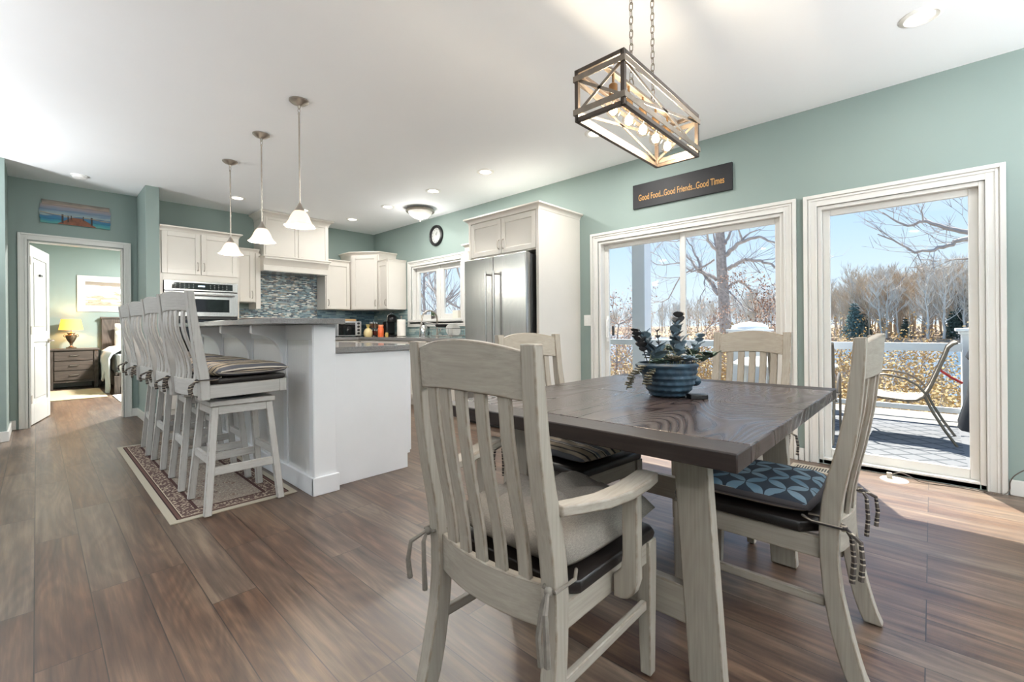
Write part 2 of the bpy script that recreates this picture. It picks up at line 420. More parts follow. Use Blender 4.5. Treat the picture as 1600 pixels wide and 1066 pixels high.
def glass_mat(name='window_glass', refl=.004, tint=(.97, .985, .98)):
    t = NT(name); t.t.nodes.remove(t.b); a = t.n('BsdfTransparent'); a.inputs[0].default_value = tint + (1,)
    g = t.n('BsdfGlossy'); g.inputs['Roughness'].default_value = .02; mx = t.n('MixShader'); mx.inputs[0].default_value = refl
    t.l(a.outputs[0], mx.inputs[1]); t.l(g.outputs[0], mx.inputs[2]); t.l(mx.outputs[0], t.out.inputs[0])
    return t.m
MT['glass'] = glass_mat()
MT['bulbglass'] = glass_mat('bulb_glass', .12, (1, .97, .92))
def emit(name, col, st):
    t = NT(name); return t.P(S(*col), .5, emis=S(*col), est=st)

# ================================================================ SETTING
XR, YB, CH = 4.09, 7.17, 2.715
struct(MB().box(-3.6, XR + .16, -3.3, 12.1, -.1, 0).build('floor', MT['floor']))
struct(MB().box(-3.6, XR + .16, -3.3, 12.1, CH, CH + .1).build('ceiling', MT['ceil']))

def wall_open(name, axis, c0, c1, a0, a1, z0, z1, holes, mat):
    """wall slab across a0..a1 with rectangular holes (h0,h1,hz0,hz1), one watertight-looking mesh of boxes"""
    mb = MB()
    xs = sorted({a0, a1} | {h[0] for h in holes} | {h[1] for h in holes})
    for p, q in zip(xs, xs[1:]):
        cuts = sorted([(h[2], h[3]) for h in holes if h[0] <= p + 1e-6 and h[1] >= q - 1e-6])
        z = z0
        for b, t in cuts + [(z1, z1)]:
            if b - z > 1e-4:
                if axis == 'y': mb.box(c0, c1, p, q, z, b)
                else: mb.box(p, q, c0, c1, z, b)
            z = t
    return struct(mb.build(name, mat))
S1 = (.855, 2.575, .03, 1.955); S2 = (-.25, .632, .03, 1.955); KW = (4.80, 6.02, 1.17, 2.03)
wall_open('wall_right', 'y', XR, XR + .15, -3.3, 12.1, 0, CH, [S1, S2, KW, (-2.9, -1.5, .9, 2.1)], MT['paint'])
DO = (-.06, .725, 0, 2.05)
wall_open('wall_back', 'x', YB, YB + .12, -.2, XR, 0, CH, [DO], MT['paint'])
struct(MB().box(.86, .985, 6.53, YB, 0, CH).build('wall_stub', MT['paint']))
struct(MB().box(-1.3, -.2, 6.46, YB + .12, 0, CH).build('wall_left', MT['paint']))
wall_open('wall_bedroom_back', 'x', 12.0, 12.12, -1.6, XR, 0, CH, [(.62, 2.0, 1.52, 2.06)], MT['paint'])
struct(MB().box(-1.72, -1.6, YB + .12, 12.12, 0, CH).build('wall_bedroom_left', MT['paint']))
wall_open('wall_living', 'y', -3.72, -3.6, -3.3, YB, 0, CH, [(.6, 2.0, .9, 2.1), (3.6, 5.0, .9, 2.1)], MT['paint'])
wall_open('wall_behind', 'x', -3.42, -3.3, -3.6, XR, 0, CH, [(-2.6, -1.0, .8, 2.2), (1.6, 3.6, .3, 2.2)], MT['paint'])

# baseboards
def base(name, *b): struct(MB().box(*b).build(name, MT['trim'], bev=.004))
base('baseboard_right', XR - .016, XR, -3.3, -.345, 0, .095)
base('baseboard_back', -.2, -.155, YB - .016, YB, 0, .1)
base('baseboard_hall', .80, .86, YB - .016, YB, 0, .1)
base('baseboard_stub_side', .844, .86, 6.53, YB - .016, 0, .1)
base('baseboard_stub_front', .844, .985, 6.514, 6.53, 0, .1)
base('baseboard_left_side', -.2, -.184, 6.46, YB - .016, 0, .1)
base('baseboard_left_front', -1.3, -.184, 6.444, 6.46, 0, .1)
base('baseboard_bedroom', -1.6, XR, 11.984, 12.0, 0, .1)
base('baseboard_between', XR - .016, XR, .725, .762, 0, .095)

# ---- moulded casing built from stepped boards
def casing_y(name, y0, y1, z1, x, w=.088, z0=0.0, foot=True, zb=None):
    """picture-frame casing on the plane X=x (room side -X) round y0..y1"""
    mb = MB(); st = [(0.0, w, .010), (.0, w * .30, .024), (w * .36, w * .52, .017), (w * .86, w, .015)]
    # offsets measured from outer edge inward
    for a, b, d in st:
        o0, o1 = a, b
        mb.box(x - d, x, y0 - w + o0, y0 - w + o1, z0 if zb is None else zb - w + o0, z1 + w - o0)
        mb.box(x - d, x, y1 + w - o1, y1 + w - o0, z0 if zb is None else zb - w + o0, z1 + w - o0)
        mb.box(x - d, x, y0 - w + o1, y1 + w - o1, z1 + w - o1, z1 + w - o0)
        if zb is not None: mb.box(x - d, x, y0 - w + o1, y1 + w - o1, zb - w + o0, zb - w + o1)
    return struct(mb.build(name, MT['trim'], bev=.002))
casing_y('trim_1', S1[0], S1[1], S1[3], XR)
casing_y('trim_2', S2[0], S2[1], S2[3], XR)
casing_y('trim_3', KW[0], KW[1], KW[3], XR, zb=KW[2])
mb = MB()
for (a, b, d) in [(0, .07, .012), (0, .02, .02), (.05, .07, .018)]:
    mb.box(DO[0] - .075 + a, DO[0] - .075 + b, YB - d, YB, 0, DO[3] + .075 - a)
    mb.box(DO[1] + .075 - b, DO[1] + .075 - a, YB - d, YB, 0, DO[3] + .075 - a)
    mb.box(DO[0] - .075 + b, DO[1] + .075 - b, YB - d, YB, DO[3] + .075 - b, DO[3] + .075 - a)
mb.box(DO[0] - .006, DO[0] + .012, YB, YB + .125, 0, DO[3]); mb.box(DO[1] - .012, DO[1] + .006, YB, YB + .125, 0, DO[3])
mb.box(DO[0], DO[1], YB, YB + .125, DO[3] - .012, DO[3])
struct(mb.build('trim_4', MT['trim'], bev=.002))

# ---- glazed units in the right wall
def frame_y(mb, y0, y1, z0, z1, x0, x1, w, wb=None):
    wb = wb or w
    mb.box(x0, x1, y0, y0 + w, z0, z1); mb.box(x0, x1, y1 - w, y1, z0, z1)
    mb.box(x0, x1, y0 + w, y1 - w, z0, z0 + wb); mb.box(x0, x1, y0 + w, y1 - w, z1 - w, z1)
def slider(n, y0, y1, z1, mull, label):
    mb = MB(); frame_y(mb, y0, y1, 0.0, z1, XR + .0, XR + .14, .028, .045)
    o = struct(mb.build('window_%d' % n, MT['trim'], bev=.003))
    edges = [y0 + .028] + mull + [y1 - .028]
    for i, (a, b) in enumerate(zip(edges, edges[1:])):
        xo = XR + .045 + .035 * (i % 2)
        pm = MB(); frame_y(pm, a - (.012 if i else 0), b + (.012 if i < len(edges) - 2 else 0), .045, z1 - .028, xo, xo + .03, .045, .065)
        pm.build('sash', MT['trim'], o, bev=.004)
        g = MB(); g.box(xo + .013, xo + .017, a + .03, b - .03, .10, z1 - .07); g.build('pane', MT['glass'], o)
    return o
w1 = slider(1, S1[0], S1[1], S1[3], [1.70], '')
w2 = slider(2, S2[0], S2[1], S2[3], [], '')
hb = MB(); hb.tube([(XR + .05, 2.49, .93), (XR + .02, 2.49, .95), (XR + .02, 2.49, 1.12), (XR + .05, 2.49, 1.14)], .009, 8)
hb.box(XR + .036, XR + .046, 2.478, 2.502, .9, 1.17); hb.build('handle', MT['white'], w1, bev=.002)
mb = MB(); mb.box(XR + .05, XR + .07, 2.43, 2.445, .96, 1.06); mb.build('latch', MT['black'], w1)
# kitchen window : three casements
mb = MB(); frame_y(mb, KW[0], KW[1], KW[2], KW[3], XR, XR + .14, .03)
mb.box(XR - .03, XR + .14, KW[0] - .02, KW[1] + .02, KW[2] - .01, KW[2] + .02)
w3 = struct(mb.build('window_3', MT['trim'], bev=.003))
for a, b in ((KW[0] + .04, 5.355), (5.395, KW[1] - .04)):
    pm = MB(); frame_y(pm, a, b, KW[2] + .03, KW[3] - .03, XR + .06, XR + .10, .07); pm.build('sash', MT['trim'], w3, bev=.004)
    MB().box(XR + .078, XR + .082, a + .06, b - .06, KW[2] + .09, KW[3] - .09).build('pane', MT['glass'], w3)
MB().box(XR + .05, XR + .11, 5.355, 5.395, KW[2], KW[3]).build('mullion', MT['trim'], w3)
# bedroom window
mb = MB(); 
def frame_x(mb, x0, x1, z0, z1, y0, y1, w):
    mb.box(x0, x0 + w, y0, y1, z0, z1); mb.box(x1 - w, x1, y0, y1, z0, z1); mb.box(x0 + w, x1 - w, y0, y1, z0, z0 + w); mb.box(x0 + w, x1 - w, y0, y1, z1 - w, z1)
frame_x(mb, .54, 2.08, 1.44, 2.14, 11.975, 12.0, .08); frame_x(mb, .62, 2.0, 1.52, 2.06, 12.0, 12.1, .035)
w4 = struct(mb.build('window_4', MT['trim'], bev=.003))
MB().box(.655, 1.965, 12.05, 12.054, 1.555, 2.025).build('pane', MT['glass'], w4)
MB().box(.655, 1.965, 12.03, 12.04, 1.96, 2.03).build('blind', plain('roller_blind', (150, 140, 128), .8), w4)

# ---- bedroom door, opened inward
ang = math.atan2(8.03 - 7.29, .11 + .045)
dm = MB(); L, T, Hh = .765, .036, 2.02
st = .11
def panel_door(mb, L, T, H):
    mb.box(0, st, 0, T, .01, H); mb.box(L - st, L, 0, T, .01, H)
    mb.box(st, L - st, 0, T, .01, .24); mb.box(st, L - st, 0, T, .93, 1.06); mb.box(st, L - st, 0, T, H - .13, H)
    for z0, z1 in ((.24, .93), (1.06, H - .13)):
        mb.box(st, L - st, .010, T - .010, z0, z1); mb.box(st + .05, L - st - .05, .004, T - .004, z0 + .05, z1 - .05)
panel_door(dm, L, T, Hh)
door = struct(dm.build('door_1', MT['trim'], bev=.004)); door.location = (-.042, 7.292, 0); door.rotation_euler = (0, 0, ang)
for z in (.25, 1.02, 1.80):
    MB().box(-.012, .03, -.004, .0, z, z + .09).build('hinge', MT['nickel'], door)
lv = MB(); lv.lathe([(.001, 0), (.028, 0), (.028, .012), (.011, .016), (.011, .05)], 16, M=Matrix.Translation((L - .065, 0, .94)) @ Matrix.Rotation(pi / 2, 4, 'X'))
lv.tube([(L - .065, -.045, .94), (L - .10, -.05, .94), (L - .17, -.045, .938)], [.009, .009, .007], 8)
lv.tube([(L - .065, T + .045, .94), (L - .12, T + .05, .94)], .009, 8); lv.lathe([(.001, 0), (.028, 0), (.028, .012), (.011, .016), (.011, .05)], 16, M=Matrix.Translation((L - .065, T, .94)) @ Matrix.Rotation(-pi / 2, 4, 'X'))
lv.build('handle', MT['nickel'], door, smooth=True)
hk = MB(); hk.box(L * .5 - .05, L * .5 + .05, -.012, 0, 1.70, 1.72); hk.build('hook', MT['black'], door)

# ================================================================ RECESSED LIGHTS, CEILING FIXTURES
ring_m = plain('white_light_trim', (240, 240, 236), .4, var=.01); lens_m = emit('lamp_lens', (255, 246, 232), 4)
CANS = [(3.28, .03, 'at the right above the large glass door'), (3.29, 2.09, 'seen just under the lantern chandelier'), (3.28, 3.45, 'in front of the refrigerator cabinet'),
        (3.29, 4.38, 'between the refrigerator and the clock'), (3.28, 5.38, 'left of the flush dome light'), (3.28, 6.37, 'nearest the back kitchen corner'),
        (2.55, 6.36, 'beside the range hood crown'), (1.74, 6.35, 'above the wall oven cabinet')]
can = E('recessed_light', 'small round recessed ceiling light ' + CANS[0][2], 'ceiling light', (CANS[0][0], CANS[0][1], CH), 0, 'recessed ceiling lights')
MB().lathe([(.058, -.002), (.058, -.006), (.075, -.012), (.092, -.004), (.092, 0)], 28).build('trim_ring', ring_m, can, smooth=True)
MB().lathe([(.001, -.004), (.058, -.004), (.058, -.001), (.001, -.001)], 28).build('lens', lens_m, can, smooth=True)
for c in CANS[1:]: copy_thing(can, (c[0], c[1], CH), 0, 'small round recessed ceiling light ' + c[2])
CAN_W = 10.0
for c in CANS: lamp('AREA', 'can_or_fill_lamp', (c[0], c[1], CH - .03), CAN_W * (.01 if (c[1] > 6 and c[0] < 3) else .2 if c[1] > 6 else .25 if c[1] < 1 else .6 if c[1] > 5 else 1), (1, .97, .92), .11)
for x in (-2.2, 0.0, 1.7):      # unseen lamps without fixtures, added under the ceiling as fill
    for y in (-2.2, .2, 2.6, 4.8):
        if x > -1 and y > -1: continue
        lamp('AREA', 'can_or_fill_lamp', (x, y, CH - .03), CAN_W * 1.0, (1, .98, .95), .16)
# uplights added out of view, left of and behind the camera, to brighten the ceiling
tm_ = plain('uplight_metal', (120, 112, 104), .4, .8)
UPLIGHTS = [(-2.9, 1.0, 'nearest the camera'), (-1.5, 3.4, 'middle'), (-1.3, 5.8, 'at the far corner'), (-1.2, -2.2, 'behind the camera, left'), (1.4, -2.4, 'behind the camera'), (2.6, -2.3, 'behind the camera, window side')]
t = E('added_uplight', 'x', 'floor lamp', (0, 0, 0), 0, 'uplights added to brighten the ceiling')
MB().lathe([(.001, 0), (.15, 0), (.15, .015), (.02, .03), (.012, .05), (.012, 1.30), (.001, 1.30)], 28).build('pole', tm_, t, smooth=True)
MB().lathe([(.02, 1.28), (.08, 1.30), (.17, 1.38), (.18, 1.40), (.172, 1.40), (.07, 1.31), (.001, 1.305)], 28).build('bowl', tm_, t, smooth=True)
for i, (x, y, w) in enumerate(UPLIGHTS):
    if i == 0: t.location = (x, y, .001); t['label'] = 'metal uplight added out of view, ' + w
    else: copy_thing(t, (x, y, .001), 0, 'metal uplight added out of view, ' + w)
    lamp('AREA', 'added_uplight_lamp', (x, y, 1.42), (12, 18, 30, 24, 84, 46)[i], (.97, .98, 1), .3, (pi, 0, 0))

t = E('smoke_detector', 'white round smoke detector on the ceiling before the bedroom door', 'smoke detector', (.325, 6.62, CH))
MB().lathe([(.001, -.034), (.045, -.034), (.058, -.026), (.062, -.012), (.07, -.010), (.07, 0)], 28).build('housing', MT['white'], t, smooth=True)
MB().lathe([(.001, -.038), (.012, -.038), (.012, -.033)], 12).build('button', MT['trim'], t)

frost = emit('frosted_shade_lit', (255, 232, 200), .35)
t = E('flush_ceiling_light', 'nickel rimmed flush dome ceiling light near the wall clock', 'ceiling light', (3.64, 5.14, CH))
MB().lathe([(.12, 0), (.185, -.02), (.198, -.045), (.19, -.055), (.165, -.055), (.155, -.04)], 40).build('rim', MT['nickel'], t, smooth=True)
dm_ = MB().lathe([(.165, -.05), (.15, -.085), (.11, -.122), (.05, -.145), (.001, -.148)], 40); dm_.build('glass_dome', emit('frosted_glass_glow', (226, 222, 214), .12), t, smooth=True)  # faint glow given to the unlit dome
MB().lathe([(.012, -.146), (.014, -.158), (.006, -.17), (.009, -.178), (.001, -.186)], 16).build('finial', MT['nickel'], t, smooth=True)

# pendants
t = E('pendant_lamp', 'nickel rod pendant with frosted bell glass, nearest the camera', 'pendant lamp', (1.317, 3.345, CH), 0, 'three pendants above the bar')
MB().lathe([(.066, 0), (.066, -.008), (.05, -.022), (.022, -.034), (.012, -.04), (.008, -.06), (.001, -.062)], 28).build('canopy', MT['nickel'], t, smooth=True)
sw = MB(); sw.tube([(.008 * cos(a), 0, -.073 + .014 * sin(a)) for a in [2 * pi * k / 12 for k in range(12)]], .0025, 6, closed=True)
sw.lathe([(.001, -.084), (.008, -.088), (.008, -.1), (.005, -.105)], 12); sw.build('swivel', MT['nickel'], t, smooth=True)
MB().tube([(0, 0, -.1), (0, 0, -.76)], .0055, 10).build('rod', MT['nickel'], t, smooth=True)
MB().lathe([(.007, -.745), (.012, -.755), (.02, -.775), (.036, -.80), (.038, -.812), (.03, -.812)], 24).build('cap', MT['nickel'], t, smooth=True)
wv = lambda a, z: (.05 * max(0, (-.855 - z) / .06) * cos(6 * a))
MB().lathe([(.034, -.802), (.05, -.82), (.064, -.845), (.074, -.872), (.088, -.897), (.104, -.915), (.1, -.913), (.084, -.893), (.07, -.868), (.06, -.843), (.046, -.82), (.032, -.806)], 48, wave=wv).build('glass_shade', frost, t, smooth=True)
MB().sphere((0, 0, -.87), .026, 10).build('bulb', emit('pendant_bulb', (255, 232, 196), 12), t, smooth=True)
copy_thing(t, (1.32, 4.15, CH), 0, 'nickel rod pendant with frosted bell glass, middle of the three')
copy_thing(t, (1.316, 5.03, CH), 0, 'nickel rod pendant with frosted bell glass, farthest one by the oven')
for y in (3.345, 4.15, 5.03): lamp('POINT', 'pendant_light', (1.317, y, CH - .93), 11, (1, .96, .88), .05)
lamp('POINT', 'kitchen_fill_lamp', (3.64, 5.14, CH - .26), 4, (1, .96, .9), .12)  # lamp added below the unlit dome to brighten the kitchen ceiling

# ================================================================ CABINETRY
def shaker(name, w, h, parent, M, hinge='l', handle=True, mat=None, th=.02, fr=.055, hz='low'):
    """shaker door in local x (0..w) z (0..h), front face at y=-th; M places it"""
    mat = mat or MT['cab']; g = .0015
    mb = MB(); mb.box(g, fr, -th, 0, g, h - g, M); mb.box(w - fr, w - g, -th, 0, g, h - g, M)
    mb.box(fr, w - fr, -th, 0, g, fr, M); mb.box(fr, w - fr, -th, 0, h - fr, h - g, M); mb.box(fr, w - fr, -th * .45, 0, fr, h - fr, M)
    d = mb.build(name, mat, parent, bev=.0025)
    if handle:
        hx = w - .03 if hinge == 'l' else .03
        z0 = .05 if hz == 'low' else h - .16
        p = [M @ Vector(q) for q in ((hx, -th, z0), (hx, -th - .022, z0 + .012), (hx, -th - .028, z0 + .05), (hx, -th - .022, z0 + .088), (hx, -th, z0 + .1))]
        hb = MB().tube(p, [.006, .0045, .0055, .0045, .006], 8); hb.build('handle', MT['nickel'], d, smooth=True)
    return d
def drawer(w, h, parent, M):
    mb = MB().box(.0015, w - .0015, -.02, 0, .0015, h - .0015, M); d = mb.build('drawer', MT['cab'], parent, bev=.0025)
    p = [M @ Vector(q) for q in ((w / 2 - .05, -.02, h / 2), (w / 2 - .04, -.045, h / 2), (w / 2, -.05, h / 2), (w / 2 + .04, -.045, h / 2), (w / 2 + .05, -.02, h / 2))]
    MB().tube(p, .005, 8).build('handle', MT['nickel'], d, smooth=True); return d
def crown(poly, z, hgt, out, parent):
    """crown moulding: offsets an open plan path (list of (x,y)) outward (right-hand side of travel)"""
    P = [Vector((x, y, 0)) for x, y in poly]; ns = []
    for i in range(len(P)):
        ds = []
        if i > 0: ds.append((P[i] - P[i - 1]).normalized())
        if i < len(P) - 1: ds.append((P[i + 1] - P[i]).normalized())
        nn = [Vector((d.y, -d.x, 0)) for d in ds]
        if len(nn) == 2:
            b = (nn[0] + nn[1]).normalized(); k = 1 / max(.3, b.dot(nn[0])); ns.append(b * k)
        else: ns.append(nn[0])
    prof = [(-.02, 0), (.004, 0), (.006, hgt * .25), (out * .55, hgt * .62), (out, hgt * .75), (out, hgt), (-.02, hgt)]
    rings = [[p + n * o + Vector((0, 0, z + h)) for o, h in prof] for p, n in zip(P, ns)]
    MB().loft(rings).build('crown', MT['cab'], parent, smooth=True)
def Mx(x, y, z, yawdeg=0): return Matrix.Translation((x, y, z)) @ Matrix.Rotation(R(yawdeg), 4, 'Z')
# doors face -Y when yaw=0 ; face -X when yaw=-90 (local x -> -Y)

# tall oven cabinet
t = E('oven_cabinet', 'tall white cabinet housing the wall oven beside the green pier', 'cabinet', (0, 0, 0))
mb = MB(); mb.box(.99, 1.02, 6.57, YB - .002, 0, 2.25); mb.box(1.785, 1.81, 6.57, YB - .002, 0, 2.25); mb.box(1.02, 1.785, 6.57, YB - .002, 1.65, 2.25)
mb.box(1.02, 1.785, 6.57, YB - .002, 0, .42); mb.box(1.02, 1.785, 7.14, YB - .002, .42, 1.65); mb.build('carcass', MT['cab'], t, bev=.002)
shaker('door', .385, .50, t, Mx(1.005, 6.57, 1.73), 'l'); shaker('door', .395, .50, t, Mx(1.395, 6.57, 1.73), 'r')
drawer(.78, .26, t, Mx(1.01, 6.57, .12))
crown([(.99, 7.0), (.99, 6.57), (1.81, 6.57), (1.81, YB - .003)][1:], 2.235, .06, .04, t)
t = E('wall_oven', 'stainless built-in wall oven with black control strip and dark window', 'oven', (1.024, 6.545, 0))
MB().box(0, .758, .0, .5, .44, 1.645).build('housing', MT['blackmatte'], t)
cp = MB().box(0, .758, -.022, 0, 1.532, 1.645); cp = cp.build('control_panel', MT['steel'], t, bev=.002)
MB().box(.07, .70, -.026, -.02, 1.55, 1.628).build('display', MT['blackglass'], cp)
kk = MB()
for i in range(13):
    for j in range(3):
        if 5 <= i <= 7: continue
        kk.box(.10 + i * .044, .112 + i * .044, -.0275, -.0255, 1.566 + j * .02, 1.570 + j * .02)
kk.build('buttons', plain('panel_print', (150, 150, 150), .5), cp)
MB().box(.33, .40, -.0275, -.0255, 1.582, 1.598).build('clock_digits', emit('oven_clock', (190, 210, 225), 1.0), cp)
d = MB().box(0, .758, -.03, 0, 1.222, 1.522).build('oven_door', MT['steel'], t, bev=.003)
MB().box(.10, .66, -.034, -.029, 1.275, 1.435).build('window', MT['blackglass'], d)
hb = MB().tube([(.05, -.075, 1.482), (.708, -.075, 1.482)], .011, 12); hb.tube([(.07, -.03, 1.482), (.07, -.075, 1.482)], .008, 8); hb.tube([(.688, -.03, 1.482), (.688, -.075, 1.482)], .008, 8)
hb.build('handle', MT['steel'], d, smooth=True)
MB().box(0, .758, -.012, 0, 1.19, 1.215).build('vent_strip', MT['black'], t)
d2 = MB().box(0, .758, -.03, 0, .46, 1.185).build('lower_oven_door', MT['blackglass'], t, bev=.003)
hb = MB().tube([(.05, -.075, 1.12), (.708, -.075, 1.12)], .011, 12); hb.tube([(.07, -.03, 1.12), (.07, -.075, 1.12)], .008, 8); hb.tube([(.688, -.03, 1.12), (.688, -.075, 1.12)], .008, 8)
hb.build('handle', MT['steel'], d2, smooth=True)

# small wall cabinet between oven and hood
t = E('wall_cabinet', 'narrow white wall cabinet between the oven cabinet and the range hood', 'cabinet')
MB().box(1.83, 2.135, 6.86, YB - .002, 1.435, 2.14).build('carcass', MT['cab'], t, bev=.002)
shaker('door', .235, .69, t, Mx(1.84, 6.86, 1.44), 'l')
MB().box(2.095, 2.155, 6.845, YB - .002, 1.345, 2.12).build('end_panel', MT['cab'], t, bev=.002)
crown([(1.83, 6.86), (2.14, 6.86)], 2.13, .045, .03, t)
# hood
t = E('range_hood', 'tall white panelled range hood with mantel shelf over the mosaic tile', 'range hood')
MB().box(2.17, 3.085, 6.76, YB - .002, 2.07, 2.66).build('chimney_box', MT['cab'], t, bev=.002)
shaker('panel', .43, .56, t, Mx(2.19, 6.76, 2.075), handle=False, th=.012, fr=.035); shaker('panel', .43, .56, t, Mx(2.635, 6.76, 2.075), handle=False, th=.012, fr=.035)
crown([(2.17, YB - .003), (2.17, 6.755), (3.085, 6.755), (3.085, YB - .003)], 2.62, .09, .065, t)
prof = [(6.86, 1.88), (6.70, 1.88), (6.70, 1.945), (6.715, 1.955), (6.70, 1.985), (6.665, 2.03), (6.65, 2.04), (6.65, 2.075), (6.86, 2.075)]
MB().prism(prof, 2.15, 3.05, 'x').build('mantel', MT['cab'], t, bev=.002)
MB().box(2.13, 3.08, 6.635, 6.9, 2.065, 2.085).build('shelf', MT['cab'], t, bev=.004)
MB().box(2.16, 3.04, 6.72, 7.15, 1.872, 1.882).build('filter_panel', MT['steel'], t)
# mosaic + tiles as wall finish
struct(MB().box(2.155, 3.075, YB - .010, YB - .001, .93, 1.95).build('trim_mosaic', MT['mosaic']), None)
struct(MB().box(3.075, XR - .012, YB - .010, YB - .001, .93, 1.37).build('trim_tile_back', MT['bluetile_x']))
struct(MB().box(1.83, 2.155, YB - .010, YB - .001, .93, 1.36).build('trim_tile_left', MT['mosaic']))
struct(MB().box(XR - .010, XR - .001, 3.84, YB - .012, .93, 1.15).build('trim_tile_side', MT['bluetile_y']))
struct(MB().box(XR - .010, XR - .001, 6.12, YB - .012, 1.15, 1.37).build('trim_tile_corner', MT['bluetile_x'] if False else MT['bluetile_y']))
# right wall cabinet of the back run
t = E('wall_cabinet', 'white wall cabinet between the range hood and the corner cabinet', 'cabinet')
MB().box(3.075, 3.475, 6.86, YB - .002, 1.365, 2.12).build('carcass', MT['cab'], t, bev=.002)
shaker('door', .385, .735, t, Mx(3.085, 6.86, 1.37), 'r'); crown([(3.075, 6.86), (3.475, 6.86)], 2.105, .045, .03, t)
# corner cabinet
t = E('corner_wall_cabinet', 'taller white diagonal corner wall cabinet with one door', 'cabinet')
MB().prism([(3.48, YB - .002), (3.48, 6.82), (3.77, 6.46), (XR - .002, 6.46), (XR - .002, YB - .002)], 1.36, 2.25).build('carcass', MT['cab'], t, bev=.002)
dx, dy = 3.77 - 3.48, 6.46 - 6.82; dl = math.hypot(dx, dy)
shaker('door', dl - .04, .865, t, Matrix.Translation((3.48 + dx / dl * .02, 6.82 + dy / dl * .02, 1.37)) @ Matrix.Rotation(math.atan2(dy, dx), 4, 'Z'), 'l')
crown([(3.48, YB - .003), (3.48, 6.82), (3.77, 6.46), (XR - .003, 6.46)], 2.235, .06, .04, t)
# right wall cabinet beside window
t = E('wall_cabinet', 'white wall cabinet with plain side beside the kitchen window', 'cabinet')
MB().box(3.76, XR - .002, 6.17, 6.455, 1.36, 2.12).build('carcass', MT['cab'], t, bev=.002)
shaker('door', .275, .74, t, Mx(3.76, 6.45, 1.365, -90), 'l'); crown([(3.76, 6.455), (3.76, 6.17), (XR - .003, 6.17)], 2.11, .04, .02, t)
# cabinet by fridge
t = E('wall_cabinet', 'white wall cabinet squeezed between window and refrigerator surround', 'cabinet')
MB().box(3.76, XR - .03, 3.845, 4.33, 1.37, 2.08).build('carcass', MT['cab'], t, bev=.002)
shaker('door', .47, .70, t, Mx(3.76, 4.325, 1.375, -90), 'r'); crown([(XR - .04, 4.33), (3.76, 4.33), (3.76, 3.845)][::1], 2.065, .055, .04, t)
# base cabinets
t = E('base_cabinet', 'white base cabinets with drawers under the back counter', 'cabinet')
MB().box(1.83, XR - .002, 6.58, YB - .002, .09, .888).build('carcass', MT['cab'], t, bev=.002)
MB().box(1.83, 3.45, 6.64, 6.66, .001, .09).build('toe_kick', MT['cab'], t)
x = 1.86
for w in (.40, .44, .44, .33):
    drawer(w - .01, .15, t, Mx(x, 6.58, .725)); shaker('door', w - .01, .60, t, Mx(x, 6.58, .11), 'l', hz='high'); x += w
t = E('base_cabinet', 'white sink base cabinets under the kitchen window', 'cabinet')
MB().box(3.50, XR - .002, 3.845, 6.578, .09, .888).build('carcass', MT['cab'], t, bev=.002)
MB().box(3.56, 3.58, 3.845, 6.5, .001, .09).build('toe_kick', MT['cab'], t)
y = 6.5
for w in (.5, .8, .6, .6):
    drawer(w - .01, .15, t, Mx(3.50, y, .725, -90)); shaker('door', w - .01, .60, t, Mx(3.50, y, .11, -90), 'l', hz='high'); y -= w
mb = MB(); mb.prism([(1.83, YB - .012), (1.83, 6.53), (3.45, 6.53), (3.45, 3.845), (XR - .012, 3.845), (XR - .012, YB - .012)], .889, .929)
tag(mb.build('countertop', MT['quartz'], bev=.003), 'grey stone countertop along the back wall and under the kitchen window', 'countertop')

# fridge surround
t = E('refrigerator_surround', 'tall white end panel and double-door cabinet around the refrigerator', 'cabinet')
MB().box(3.38, XR - .002, 2.805, 2.84, 0, 2.235).build('end_panel', MT['cab'], t, bev=.002)
MB().box(3.38, XR - .002, 3.805, 3.84, 0, 2.235).build('end_panel', MT['cab'], t, bev=.002)
MB().box(3.40, XR - .002, 2.84, 3.805, 1.83, 2.235).build('carcass', MT['cab'], t, bev=.002)
shaker('door', .475, .375, t, Mx(3.40, 3.80, 1.84, -90), 'l'); shaker('door', .475, .375, t, Mx(3.40, 3.32, 1.84, -90), 'r')
crown([(XR - .003, 3.84), (3.38, 3.84), (3.38, 2.805), (XR - .003, 2.805)], 2.225, .06, .045, t)
# fridge
t = E('refrigerator', 'stainless french door refrigerator with long vertical bar handles', 'refrigerator', (3.27, 2.88, 0))
MB().box(.085, .74, .02, .89, .02, 1.79).build('body', plain('fridge_side_grey', (110, 112, 114), .4, .6), t, bev=.003)
for a, b, hy in ((0.0, .453, .395), (.457, .91, .515)):
    d = MB().box(0, .075, a, b, .66, 1.80).build('door', MT['steel'], t, bev=.008)
    hb = MB().tube([(-.055, hy, .76), (-.055, hy, 1.64)], .011, 12); hb.tube([(0, hy, .79), (-.055, hy, .79)], .009, 8); hb.tube([(0, hy, 1.61), (-.055, hy, 1.61)], .009, 8)
    hb.build('handle', MT['steel'], d, smooth=True)
d = MB().box(0, .075, 0, .91, .09, .65).build('freezer_drawer', MT['steel'], t, bev=.008)
hb = MB().tube([(-.055, .08, .58), (-.055, .83, .58)], .011, 12); hb.tube([(0, .12, .58), (-.055, .12, .58)], .009, 8); hb.tube([(0, .79, .58), (-.055, .79, .58)], .009, 8)
hb.build('handle', MT['steel'], d, smooth=True)
MB().box(.03, .10, .02, .89, .005, .085).build('grille', MT['black'], t)

